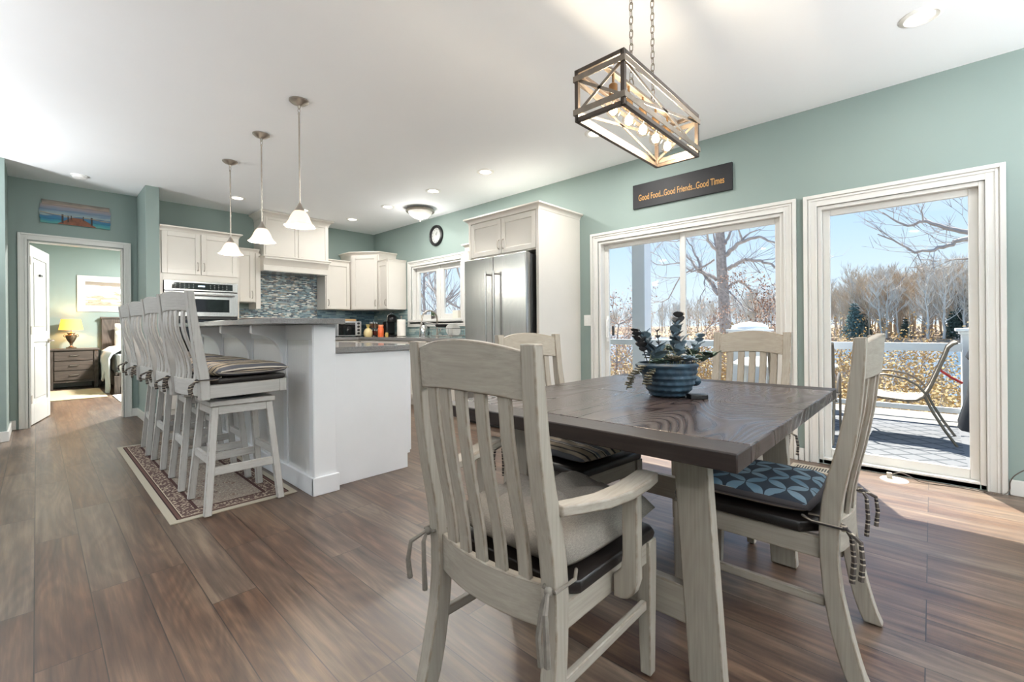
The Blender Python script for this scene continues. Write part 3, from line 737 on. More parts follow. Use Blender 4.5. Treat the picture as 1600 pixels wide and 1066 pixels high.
# ================================================================ ISLAND WITH RAISED BAR
def bead_mat():
    tt = NT('beadboard'); s = tt.sep(tt.co()); f = tt.math('FRACT', tt.math('MULTIPLY', tt.math('ADD', s['Y'], 10.0), 1 / .042))
    g = tt.math('LESS_THAN', f, .11); tt.bump(tt.math('SUBTRACT', 1.0, g), .6, .004)
    return tt.P(S(228, 228, 228), .42)
t = E('kitchen_island', 'white two-level island with beadboard bar wall and end panel', 'island')
BY0, BY1 = 2.84, 5.62
MB().box(1.20, 1.335, BY0 + .0, BY1, 0, 1.08).build('bar_wall', bead_mat(), t, bev=.002)
cs = MB(); cs.box(1.192, 1.335, BY0 - .006, BY0, 0, 1.08)
for y in (2.84, 3.27, 3.99, 4.82, 5.56): cs.box(1.1885, 1.20, y, y + .06, .0, .98)
cs.box(1.187, 1.20, BY0 + .0005, BY1, .98, 1.08); cs.build('stiles', MT['cabend'], t, bev=.002)
MB().box(1.178, 1.20, BY0 - .02, BY1, 0, .115).build('base_moulding', MT['cabend'], t, bev=.004)
MB().box(1.178, 1.35, BY0 - .022, BY0, 0, .115).build('base_moulding', MT['cabend'], t, bev=.004)
# corbels
cp = [(1.20, 1.08), (.975, 1.08), (.975, 1.03)]
for k in range(11): a = pi / 2 * k / 10; cp.append((.985 + .185 * sin(a), 1.02 - .19 + .19 * cos(a) - .0))
cp += [(1.17, .80), (1.185, .785), (1.20, .78)]
for y in (3.30, 4.02, 4.85): MB().prism(cp, y - .02, y + .02, 'y').build('corbel', MT['cabend'], t, bev=.003)
MB().box(1.336, 1.96, 2.925, 5.5, .10, .888).build('carcass', MT['cabend'], t, bev=.002)
MB().box(1.336, 1.88, 2.918, 5.5, 0, .10).build('toe_kick', MT['cabend'], t)
MB().box(1.336, 1.925, 2.905, 2.925, .0, .888).build('end_panel', MT['cabend'], t, bev=.002)
for i, y in enumerate((5.48, 4.84, 4.2, 3.56)):
    shaker('door', .62, .76, t, Mx(1.962, y - .62, .115, 90), 'l', hz='high', mat=MT['cabend'])
tag(MB().box(.915, 1.368, 2.76, 5.72, 1.083, 1.117).build('bar_countertop', MT['quartz'], bev=.003), 'raised grey stone bar top above the stools', 'bar top')
tag(MB().box(1.337, 2.0, 2.885, 5.53, .889, .929).build('island_countertop', MT['quartz'], bev=.003), 'lower grey stone island counter behind the raised bar', 'countertop')

# things on the bar
t = E('oval_platter', 'shallow brown oval platter on the raised bar top', 'platter', (1.15, 3.72, 1.117))
MB().lathe([(.001, .004), (.10, .0), (.12, .002), (.16, .016), (.165, .02), (.16, .022), (.118, .008), (.001, .008)], 36, M=Matrix.Diagonal((.75, 1.25, 1, 1))).build('dish', plain('glazed_brown', (120, 106, 98), .3), t, smooth=True)
t = tag(MB().loft([[(x, y, z + .004 * sin(x * 30)) for x, y in ((1.0 + i * .04, 4.30), (1.0 + i * .04, 4.62))] + [(1.0 + i * .04, 4.62, z + .0025), (1.0 + i * .04, 4.30, z + .0025)] for i, z in enumerate((1.1225, 1.124, 1.130, 1.132, 1.127, 1.1225))]).build('paper_sheet', MT['white'], smooth=True), 'white sheets of paper lying on the bar top near the oven', 'paper')

# counter appliances along back wall
CZ = .929
t = E('toaster_oven', 'silver countertop toaster oven with row of dark knobs', 'toaster oven', (3.20, 6.72, CZ))
MB().box(0, .40, 0, .32, .015, .25).build('body', plain('toaster_silver', (205, 206, 208), .3, .6), t, bev=.008)
d = MB().box(.015, .29, -.012, 0, .03, .225).build('oven_door', MT['blackglass'], t, bev=.002)
MB().tube([(.03, -.035, .205), (.275, -.035, .205)], .006, 8).build('handle', MT['chrome'], d, smooth=True)
for i in range(4):
    MB().lathe([(.001, .022), (.016, .022), (.018, 0)], 16, M=Matrix.Translation((.345, 0, .215 - i * .052)) @ Matrix.Rotation(pi / 2, 4, 'X')).build('knob', MT['black'], t, smooth=True)
for x in (.03, .37): MB().box(x - .01, x + .01, .02, .04, 0, .015).build('foot', MT['black'], t)
tag(MB().box(3.27, 3.53, 6.76, 6.98, CZ + .2505, CZ + .285).build('cutting_board', plain('beech_board', (196, 160, 116), .5), bev=.004), 'pale wooden board lying on top of the toaster oven', 'cutting board')
tag(MB().lathe([(.001, 0), (.07, 0), (.09, .012), (.12, .03), (.115, .03), (.06, .008), (.001, .006)], 28, (2.72, 6.84, CZ + .0)).build('glass_bowl', glass_mat('bowl_glass', .25), smooth=True), 'low clear bowl on the back counter left of the toaster oven', 'bowl')
def jar(name, label, cat, x, y, r, h, mat, lid=None, neck=None, group=None):
    t = E(name, label, cat, (x, y, CZ), 0, group)
    pr = [(.001, 0), (r * .9, 0), (r, .01), (r, h * .75), (r * .9, h * .82)] + ([(neck, h * .9), (neck, h)] if neck else [(r * .8, h)]) + [(.001, h)]
    MB().lathe(pr, 20).build('body', mat, t, smooth=True)
    if lid: q = (neck or r * .8) * 1.15; MB().lathe([(.001, h + .025), (q, h + .025), (q, h - .003), (.001, h - .003)], 20).build('lid', lid, t, smooth=True)
    return t
t = E('pineapple_jar', 'cream pineapple-shaped ceramic jar beside the toaster oven', 'jar', (3.66, 6.62, CZ))
MB().lathe([(.001, 0), (.05, 0), (.066, .03), (.068, .07), (.055, .11), (.03, .135), (.001, .14)], 24, wave=lambda a, z: .05 * abs(sin(8 * a + z * 80))).build('body', plain('cream_ceramic', (222, 202, 150), .35), t, smooth=True)
lf = MB()
for k in range(8):
    a = k * pi / 4; lf.loft([[(.012 * cos(a + d) + q * cos(a) * .03, .012 * sin(a + d) + q * sin(a) * .03, .135 + q * .075) for d in (-w, 0, w)] for q, w in ((0, .5), (.5, .7), (1, .05))], cap=False)
lf.build('leaf_crown', plain('cream_leaf', (196, 176, 110), .5), t, smooth=True)
t = E('spice_rack', 'chrome countertop rack of small dark spice jars behind orange canister', 'spice rack', (3.81, 6.70, CZ))
MB().lathe([(.001, 0), (.075, 0), (.075, .01), (.008, .014), (.008, .27), (.001, .275)], 20).build('stand', MT['chrome'], t, smooth=True)
for k in range(7):
    for z in (.02, .14):
        a = 2 * pi * k / 7
        j = MB().lathe([(.001, 0), (.019, 0), (.019, .075), (.001, .075)], 12, (.052 * cos(a), .052 * sin(a), z)).build('spice_jar', plain('spice_%d' % k if z < .1 else 'spice_b%d' % k, random.choice([(90, 60, 40), (120, 100, 80), (60, 50, 40), (150, 120, 80), (100, 40, 30)]), .3), t, smooth=True)
        MB().lathe([(.001, .1), (.021, .1), (.021, .074), (.001, .074)], 12, (.052 * cos(a), .052 * sin(a), z)).build('cap', MT['chrome'], j, smooth=True)
jar('canister', 'orange lidded canister in front of the spice rack', 'canister', 3.76, 6.40, .046, .165, plain('orange_plastic', (232, 110, 62), .35), plain('orange_lid', (238, 150, 112), .4))
jar('jar', 'small amber jar right of the orange canister', 'jar', 3.81, 6.31, .026, .07, plain('amber_jar', (190, 160, 90), .25), MT['black'])
jar('bottle', 'tall dark bottle behind the pineapple jar', 'bottle', 3.64, 6.92, .034, .26, plain('dark_glass', (40, 44, 40), .1), MT['black'], .014)
t = E('coffee_maker', 'tall black single-serve coffee maker left of the paper towels', 'coffee maker', (3.955, 6.42, CZ))
MB().box(-.08, .08, -.11, .13, 0, .03).build('base', MT['black'], t, bev=.01)
MB().box(-.08, .08, .0, .13, .03, .25).build('water_tank', MT['black'], t, bev=.02)
hd = MB().lathe([(.001, 0), (.075, 0), (.082, .03), (.078, .08), (.05, .11), (.001, .12)], 24, (0, -.02, .235)); hd.build('brew_head', MT['black'], t, smooth=True)
MB().tube([(-.082, -.02, .25), (-.07, -.02, .34), (0, -.02, .385), (.07, -.02, .34), (.082, -.02, .25)], .006, 8).build('lever', MT['chrome'], t, smooth=True)
t = E('paper_towel_holder', 'white paper towel roll on an upright holder by the window', 'paper towels', (3.90, 6.03, CZ))
MB().lathe([(.001, 0), (.08, 0), (.08, .01), (.001, .012)], 28).build('base', MT['nickel'], t, smooth=True)
MB().lathe([(.018, .012), (.066, .012), (.066, .268), (.018, .268)], 32).build('paper_roll', plain('paper_white', (240, 234, 226), .9), t, smooth=True)
MB().lathe([(.006, .26), (.006, .30), (.014, .305), (.014, .32), (.001, .325)], 14).build('finial', MT['nickel'], t, smooth=True)
t = E('kettle', 'polished steel kettle cylinder behind the faucet', 'kettle', (3.98, 5.56, CZ))
MB().lathe([(.001, 0), (.062, 0), (.064, .02), (.06, .13), (.045, .17), (.03, .18), (.001, .182)], 28).build('body', MT['chrome'], t, smooth=True)
MB().tube([(.06, .0, .15), (.10, 0, .15), (.11, 0, .10), (.10, 0, .04), (.062, 0, .03)], .008, 8).build('handle', MT['black'], t, smooth=True)
MB().lathe([(.001, .178), (.03, .178), (.03, .186), (.008, .19), (.01, .205), (.001, .208)], 16).build('lid', MT['black'], t, smooth=True)
t = E('faucet', 'tall gooseneck nickel kitchen faucet at the window sink', 'faucet', (3.99, 5.24, CZ))
MB().lathe([(.001, 0), (.028, 0), (.028, .01), (.017, .02), (.017, .09), (.001, .09)], 20).build('base', MT['nickel'], t, smooth=True)
MB().tube([(0, 0, .08), (0, 0, .27)] + [(-.11 + .11 * cos(a), .03 * (1 - cos(a)), .27 + .11 * sin(a)) for a in [pi * k / 12 for k in range(1, 13)]] + [(-.225, .066, .22), (-.235, .07, .17)], [.012] * 15 + [.016], 12).build('spout', MT['nickel'], t, smooth=True)
MB().tube([(0, -.02, .05), (0, -.06, .07), (-.01, -.09, .11)], [.008, .007, .006], 8).build('lever', MT['nickel'], t, smooth=True)
t = E('dish_rack', 'wire dish rack with dishes beside the sink near the refrigerator', 'dish rack', (3.75, 4.62, CZ))
wr = MB()
for z in (.03, .12): wr.tube([(-.17, -.22, z), (.17, -.22, z), (.17, .22, z), (-.17, .22, z)], .004, 6, closed=True)
for k in range(9):
    y = -.2 + k * .05; wr.tube([(-.17, y, .12), (-.17, y, .02), (.17, y, .02), (.17, y, .12)], .0025, 6)
for sx in (-.17, .17):
    for sy in (-.22, .22): wr.tube([(sx, sy, 0), (sx, sy, .13)], .004, 6)
wr.build('frame', MT['chrome'], t, smooth=True)
for k in range(3):
    tag(MB().lathe([(.001, 0), (.05, .002), (.075, .014), (.072, .016), (.001, .006)], 24, M=Matrix.Translation((3.72, 4.50 + k * .06, CZ + .10)) @ Matrix.Rotation(R(80), 4, 'X')).build('plate', plain('plate_%d' % k, (225, 225, 222), .25), smooth=True), 'upright plate in the dish rack, %s' % ('nearest the refrigerator', 'middle one', 'nearest the faucet')[k], 'plate', 'plates in the dish rack')
t = E('frying_pan', 'dark pan with polished handle resting in the dish rack', 'pan', (3.80, 4.88, CZ + .14))
MB().lathe([(.001, 0), (.08, 0), (.10, .04), (.096, .04), (.078, .006), (.001, .006)], 28).build('pan', MT['blackmatte'], t, smooth=True)
MB().tube([(-.09, .03, .035), (-.18, .06, .06), (-.27, .10, .08)], [.008, .009, .007], 8).build('handle', MT['chrome'], t, smooth=True)
for i, (y, c, l) in enumerate(((4.95, (230, 226, 214), 'cream box on the kitchen window sill near the refrigerator'), (5.75, (80, 86, 80), 'small dark plant pot on the window sill behind the faucet'))):
    if i == 0: tag(MB().box(XR + .0, XR + .05, y - .06, y + .06, 1.191, 1.31).build('sill_box', plain('cream_card', c, .7), bev=.003), l, 'box')
    else:
        t = E('sill_plant', l, 'plant', (XR + .02, y - .25, 1.191)); MB().lathe([(.001, 0), (.022, 0), (.03, .05), (.001, .05)], 16).build('pot', plain('pot_dark', (70, 66, 64), .5), t, smooth=True)
        lf = MB()
        for k in range(14):
            a = random.random() * 6.28; lf.sphere((.02 * cos(a), .02 * sin(a), .06 + random.random() * .05), .012, 6)
        lf.build('foliage', plain('leaf_small', (86, 108, 80), .6), t, smooth=True)

# ================================================================ ON THE WALLS
t = E('wall_clock', 'round black-rimmed wall clock above the kitchen window', 'clock', (XR - .001, 5.36, 2.435))
My = Matrix.Rotation(-pi / 2, 4, 'Y')
MB().lathe([(.112, .012), (.118, .032), (.135, .04), (.152, .03), (.156, 0), (.112, 0)], 48, M=My).build('rim', MT['black'], t, smooth=True)
f = MB().lathe([(.001, .008), (.116, .008), (.116, .002), (.001, .002)], 48, M=My).build('face', plain('clock_face', (190, 190, 188), .4), t, smooth=True)
hh = MB()
for k in range(12):
    a = k * pi / 6; hh.box(-.0115, -.0095, .094 * sin(a) - .003, .094 * sin(a) + .003, .094 * cos(a) - .009, .094 * cos(a) + .009)
for a, l, w in ((R(-25), .058, .004), (R(28), .04, .003)): hh.tube([(-.013, 0, 0), (-.013, l * sin(a), l * cos(a))], w * .6, 6)
hh.build('hands', MT['black'], f)
MB().lathe([(.001, .022), (.113, .022)], 40, M=My).build('glass', MT['glass'], t)

t = E('wooden_sign', 'long black wooden sign with gold lettering over the glass door', 'sign', (XR - .001, 1.694, 2.335))
MB().box(-.022, 0, -.463, .463, -.118, .118).build('board', plain('weathered_black', (15, 16, 22), .55, var=.35, scale=14), t, bev=.003)
fc = bpy.data.curves.new('lettering', 'FONT'); fc.body = 'Good Food...Good Friends...Good Times'; fc.size = .105; fc.align_x = 'CENTER'; fc.align_y = 'CENTER'; fc.extrude = .0012; fc.offset = .0012
fo = bpy.data.objects.new('lettering', fc); COL.objects.link(fo); bpy.context.view_layer.update()
sf = None
for p in ('/usr/share/fonts/truetype/liberation/LiberationSerif-Regular.ttf',): pass
dg = bpy.context.evaluated_depsgraph_get(); me = bpy.data.meshes.new_from_object(fo.evaluated_get(dg)); bpy.data.objects.remove(fo)
xs = [v.co.x for v in me.vertices]; ys = [v.co.y for v in me.vertices]; wx = max(xs) - min(xs); cx = (max(xs) + min(xs)) / 2; cy = (max(ys) + min(ys)) / 2
k = .80 / wx
for v in me.vertices: v.co = Vector((-.0235 - v.co.z * .5, -(v.co.x - cx) * k, (v.co.y - cy) * k * 1.75 - .018))
me.materials.append(plain('gold_paint', (188, 140, 74), .5)); lo = bpy.data.objects.new('lettering', me); COL.objects.link(lo); lo.parent = t

t = E('light_switch', 'white double light switch plate between refrigerator panel and glass door', 'light switch', (XR - .001, 2.70, 1.125))
MB().box(-.006, 0, -.058, .058, -.058, .058).build('plate', MT['white'], t, bev=.002)
for y in (-.024, .024): MB().box(-.010, -.006, y - .016, y + .016, -.033, .033).build('rocker', MT['white'], t, bev=.002)

# pier artwork on planks
t = E('plank_painting', 'staggered plank painting of a pier over turquoise water above the door', 'painting', (.325, YB - .002, 2.385))
def art_mat():
    tt = NT('pier_painting'); s = tt.sep(tt.co()); nz = tt.noise(tt.co((1, 1, 6)), 7, 3)
    z = tt.math('MULTIPLY_ADD', tt.math('SUBTRACT', nz, .5), .09, tt.math('ADD', s['Z'], .13)); z = tt.math('MULTIPLY', z, 1 / .26)
    c = tt.ramp(z, [(.0, S(96, 150, 140)), (.12, S(60, 142, 150)), (.26, S(46, 112, 150)), (.36, S(76, 110, 140)), (.42, S(150, 166, 166)), (.6, S(110, 132, 156)), (.74, S(138, 136, 146)), (.86, S(160, 142, 130)), (1, S(112, 106, 100))])
    return tt.P(c, .6)
am = art_mat()
for i, (dz, a, b) in enumerate(((-.124, -.29, .285), (-.072, -.295, .29), (-.02, -.30, .288), (.032, -.292, .292), (.084, -.278, .28))):
    MB().box(a, b, -.018, 0, dz, dz + .0505).build('plank', am, t, bev=.001)
dk = MB(); dk.add([(-.16, -.0195, -.122), (.17, -.0195, -.122), (.045, -.0195, -.035), (-.04, -.0195, -.035)], [(0, 1, 2, 3)]); dk.build('pier_deck', plain('painted_deck', (122, 74, 52), .6, var=.3, scale=30), t)
ps = MB()
for x, z0, h, w in ((-.115, -.11, .10, .008), (-.07, -.09, .07, .006), (-.045, -.06, .045, .004), (.055, -.06, .05, .004), (.125, -.1, .09, .008)): ps.box(x - w, x + w, -.0215, -.0185, z0, z0 + h)
ps.build('pier_posts', plain('painted_posts', (44, 38, 38), .6), t)
rp_ = MB(); rp_.tube([(-.29, -.02, -.005), (-.2, -.02, -.02), (-.115, -.02, -.02), (-.07, -.02, -.03), (-.045, -.02, -.03)], .003, 6); rp_.tube([(.29, -.02, -.04), (.2, -.02, -.035), (.125, -.02, -.025), (.055, -.02, -.025)], .003, 6)
rp_.build('rope', plain('painted_rope', (176, 152, 120), .6), t)

# ================================================================ RUG UNDER THE STOOLS
RW, RH = .66, 2.32
rg = MB().box(-RW / 2, RW / 2, -RH / 2, RH / 2, 0, .008).build('runner_rug', rug_mat(RW, RH), bev=.002)
rg.location = (.816, 4.145, .0005); tag(rg, 'patterned beige and brown runner rug under the bar stools', 'rug')

# ================================================================ DINING TABLE
TX0, TX1, TY0, TY1 = 1.073, 2.503, .318, 1.393
t = E('dining_table', 'dark-topped dining table with whitewashed trestle legs', 'table', ((TX0 + TX1) / 2, (TY0 + TY1) / 2, 0))
hx, hy = (TX1 - TX0) / 2, (TY1 - TY0) / 2
tb = MB(); tb.box(-hx + .107, -.001, -hy, hy, .714, .76); tb.box(.001, hx - .107, -hy, hy, .714, .76)
top = tb.build('tabletop', MT['ttop'], t, bev=.004)
br = MB().box(-hx, -hx + .1045, -hy, hy, .714, .76).build('breadboard_end', MT['dwy'], t, bev=.004)
MB().box(hx - .1045, hx, -hy, hy, .714, .76).build('breadboard_end', MT['dwy'], t, bev=.004)
ap = MB(); iq = .12
ap.box(-hx + iq, hx - iq, -hy + .06, -hy + .085, .685, .714); ap.box(-hx + iq, hx - iq, hy - .085, hy - .06, .685, .714)
ap.box(-hx + iq, -hx + iq + .025, -hy + .0855, hy - .0855, .685, .714); ap.box(hx - iq - .025, hx - iq, -hy + .0855, hy - .0855, .685, .714); ap.build('apron', MT['dwy'], t, bev=.002)
ox, oy = t.location.x, t.location.y
for sx in (-1, 1):
    for sy in (-1, 1):
        f = lambda y: sy * (.4275 - y) if False else y
        y0 = sy * .38; y1 = sy * .335        # bottom / top centre
        xc = sx * (.457)
        lg = MB().loft([rect(xc, y0, 0.004, .0225, .049), rect(xc, y1, .684, .0225, .049)]).build('leg', MT['cwz'], t, bev=.003)
    MB().box(sx * .457 - .018, sx * .457 + .018, -.33, .33, .165, .275).build('cross_rail', MT['cwy'], t, bev=.003)
    MB().box(sx * .457 - .03, sx * .457 + .03, -.42, .42, .66, .6845).build('top_rail', MT['cwy'], t, bev=.003)

# ================================================================ CHAIRS
FRO = [(0, -.072), (.06, -.048), (.145, -.027), (.24, -.011), (.345, -.002), (.445, 0), (.525, -.007), (.59, -.02), (.685, -.043), (.80, -.065), (.93, -.080), (1.01, -.087)]
BAK = [(0, -.125), (.05, -.104), (.13, -.084), (.25, -.058), (.345, -.048), (.445, -.050), (.525, -.058), (.59, -.069), (.66, -.083), (.79, -.102), (.90, -.111), (1.01, -.117)]
def make_chair(name, label, W, arms, group, wz='cw'):
    t = E(name, label, 'chair', (0, 0, 0), 0, group); h = W / 2; pw = .042
    wx, wy, wz_ = MT[wz + 'x'], MT[wz + 'y'], MT[wz + 'z']
    for s in (1, -1):
        yo = s * h; yi = s * (h - pw); a, b = min(yo, yi), max(yo, yi); rings = []
        for k in range(29):
            z = .006 + (1.012 - .006) * k / 28; f, q = ip(FRO, z), ip(BAK, z)
            rings.append([(q, a, z), (f, a, z), (f, b, z), (q, b, z)])
        p = MB().loft(rings).build('rear_leg', wz_, t, bev=.003)
        MB().lathe([(.001, 0), (.009, 0), (.009, .008), (.001, .008)], 10, (-.098, (a + b) / 2, 0)).build('foot_glide', MT['rubber'], p)
        yc = s * (h - .0225); l = MB().loft([rect(.427, yc, .006, .0165, .0165), rect(.422, yc, .34, .0225, .0225), rect(.422, yc, .412, .0225, .0225)]).build('front_leg', wz_, t, bev=.003)
        MB().lathe([(.001, 0), (.009, 0), (.009, .008), (.001, .008)], 10, (.427, yc, 0)).build('foot_glide', MT['rubber'], l)
        MB().box(-.002, .402, yc - .012, yc + .012, .347, .411).build('side_rail', wx, t, bev=.002)
        MB().box(-.012, .41, yc - .009, yc + .009, .205, .232).build('side_stretcher', wx, t, bev=.003)
    MB().box(.41, .434, -h + .04, h - .04, .347, .411).build('front_rail', wy, t, bev=.002)
    # bowed lower back rail and arched crest rail
    for nm, z0, z1, arch, bow in (('lower_rail', .355, .458, 0, .030), ('crest_rail', .885, .995, .026, .032)):
        rings = []
        for k in range(17):
            u = -1 + k / 8; y = u * (h - .04); bo = bow * (1 - u * u); zt = z1 + arch * (1 - u * u); zb = z0 + (arch * .45 * (1 - u * u) if arch else 0)
            xb = (ip(FRO, z0) + ip(BAK, z0)) / 2 - bo; xt = (ip(FRO, zt) + ip(BAK, zt)) / 2 - bo
            rings.append([(xb - .011, y, zb), (xb + .011, y, zb), (xt + .011, y, zt), (xt - .011, y, zt)])
        MB().loft(rings).build(nm, wy, t, bev=.003)
    n = 5; sw = .0185
    for i in range(n):
        u = (-1 + 2 * (i + .5) / n) * .90; y = u * (h - .045); rings = []
        for k in range(17):
            z = .452 + (.892 + .01 * (1 - u * u) - .452) * k / 16; bo = .031 * (1 - u * u); x = (ip(FRO, z) + ip(BAK, z)) / 2 - bo
            x -= -.012 * sin(pi * k / 16) * 0
            rings.append([(x - .006, y - sw, z), (x + .006, y - sw, z), (x + .006, y + sw, z), (x - .006, y + sw, z)])
        MB().loft(rings).build('back_slat', wz_, t, bev=.002)
    # dark saddle seat
    rings = []
    for (e, z) in ((-.012, .412), (-.006, .416), (-.002, .432), (-.006, .444), (-.016, .449)):
        hw = h + e + .004; x0, x1 = .004 - e * .2, .452 + e; rings.append([(x0, -hw + .045, z), (.05, -hw, z), (x1 - .02, -hw, z), (x1, -hw + .02, z), (x1, hw - .02, z), (x1 - .02, hw, z), (.05, hw, z), (x0, hw - .045, z)])
    MB().loft(rings).build('seat_pad', MT['seatpad'], t, bev=.003)
    if arms:
        for s in (1, -1):
            path = [(-.035, h - .012, .636), (.03, h + .004, .630), (.10, h + .026, .628), (.17, h + .044, .634), (.24, h + .052, .644), (.29, h + .052, .650)]
            wd = [.020, .023, .027, .030, .031, .029]; rings = []
            for (x, y, z), w in zip(path, wd):
                a, b = sorted((s * (y - w), s * (y + w))); rings.append([(x, a, z - .013), (x, a, z + .013), (x, b, z + .013), (x, b, z - .013)])
            MB().loft(rings).build('arm', wx, t, bev=.005, seg=3)
            yi = h - .001
            pr = [(yi, .405), (yi + .006, .41), (yi + .022, .428), (yi + .026, .46), (yi + .026, .628), (yi + .068, .628), (yi + .068, .405), (yi + .058, .372), (yi + .04, .352), (yi + .02, .346), (yi, .346)]
            MB().prism([(s * a, b) for a, b in pr], .195, .224, 'x').build('arm_support', wz_, t, bev=.003)
    return t

def cushion(name, label, cat, mat, W, D, H, loc, rz, tiemat, tie_y, tl=1.0, group=None, lumpy=.006, tie_z=0.0, tiex=-.07, seed=1, z_off=0):
    """soft pad: superellipse plan, domed top, pinched edge; local x forward from the back edge"""
    t = E(name, label, cat, loc, rz, group); n = 18; rnd = random.Random(seed); mb = MB()
    def P(i, j, top):
        u = -1 + 2 * i / n; v = -1 + 2 * j / n
        e = max(0.0, (1 - abs(u) ** 4) * (1 - abs(v) ** 4)) ** .42
        x = D / 2 + u * D / 2 * (1 - .05 * v * v); y = v * W / 2 * (1 - .04 * u * u)
        nz = mnoise.noise(Vector((x * 14 + seed, y * 14, 0))) * lumpy
        return (x, y, H * .42 + (H * .58 * e + nz * e if top else -H * .42 * e ** .8))
    vs = [P(i, j, True) for i in range(n + 1) for j in range(n + 1)]; m_ = len(vs); vs += [P(i, j, False) for i in range(n + 1) for j in range(n + 1)]
    fs = []
    for i in range(n):
        for j in range(n):
            a = i * (n + 1) + j; q = (a, a + 1, a + n + 2, a + n + 1); fs.append(q[::-1]); fs.append(tuple(m_ + k for k in q))
    mb.add(vs, fs)
    bm = bmesh.new(); me = bpy.data.meshes.new('cushion_body'); me.from_pydata([tuple(p) for p in mb.v], [], mb.f); bm.from_mesh(me)
    bmesh.ops.remove_doubles(bm, verts=bm.verts, dist=.0004); bmesh.ops.recalc_face_normals(bm, faces=bm.faces); bm.to_mesh(me); bm.free()
    for p in me.polygons: p.use_smooth = True
    me.materials.append(mat); o = bpy.data.objects.new('cushion_body', me); COL.objects.link(o); o.parent = t
    if tiemat:
        for s in (1, -1):
            tm = MB(); y = s * tie_y; xo = tiex; z = tie_z
            lp = [(.02, y - s * .045, z + .004), (-.01, y - s * .047, z + .002), (xo - .004, y - s * .03, z), (xo - .006, y + s * .004, z), (.004, y + s * .0045, z), (.03, y - s * .01, z + .008)]
            tm.tube(lp, .0045, 6)
            tm.sphere((xo - .008, y - s * .012, z - .003), .011, 7)
            for dx, dl, dd in ((-.02, .13, .012), (.004, .16, -.015)):
                tm.tube([(xo - .01, y - s * .012, z), (xo - .03 + dx, y + s * dd, z - .025), (xo - .035 + dx, y + s * dd * 1.6, z - dl * .6 * tl), (xo - .03 + dx, y + s * dd * 1.4, z - dl * tl)], [.004, .0065, .007, .008], 6)
            tm.build('tie', tiemat, t, smooth=True)
    return t

chA = make_chair('dining_armchair', 'whitewashed slat-back armchair in the foreground, seen from behind', .46, True, 'dining armchairs')
chA.location = (.832, .838, 0)
copy_thing(chA, (1.815, 1.486, 0), R(-95.5), 'whitewashed slat-back armchair on the kitchen side of the table')
chS = make_chair('dining_chair', 'whitewashed slat-back side chair at right with blue leaf cushion', .43, False, 'dining side chairs')
chS.location = (1.812, .250, 0); chS.rotation_euler = (0, 0, R(90))
copy_thing(chS, (2.80, .79, 0), R(174.7), 'whitewashed slat-back side chair at the far end before the windows')
cushion('seat_cushion', 'plain grey linen cushion tied to the foreground armchair', 'cushion', MT['linen'], .45, .47, .10, (.832 + .008, .838, .450), 0, MT['tiegrey'], .233, lumpy=.045, tie_z=.018, tiex=-.064)
cushion('seat_cushion', 'blue petal-print cushion tied to the right-hand side chair', 'cushion', MT['petal'], .42, .44, .062, (1.812, .262, .456), R(90), MT['tie'], .219, lumpy=.008, tie_z=.004, tiex=-.064)
cushion('seat_cushion', 'grey striped cushion on the armchair at the kitchen side', 'cushion', MT['stripe'], .40, .42, .045, (1.813, 1.47, .456), R(-95.5), MT['tie'], .232, lumpy=.006, tie_z=.006, tiex=-.064)
cushion('seat_cushion', 'striped cushion on the far side chair, mostly behind the table', 'cushion', MT['stripe'], .40, .42, .045, (2.785, .79, .456), R(174.7), MT['tie'], .219, lumpy=.006, tie_z=.006, tiex=-.064, seed=4)

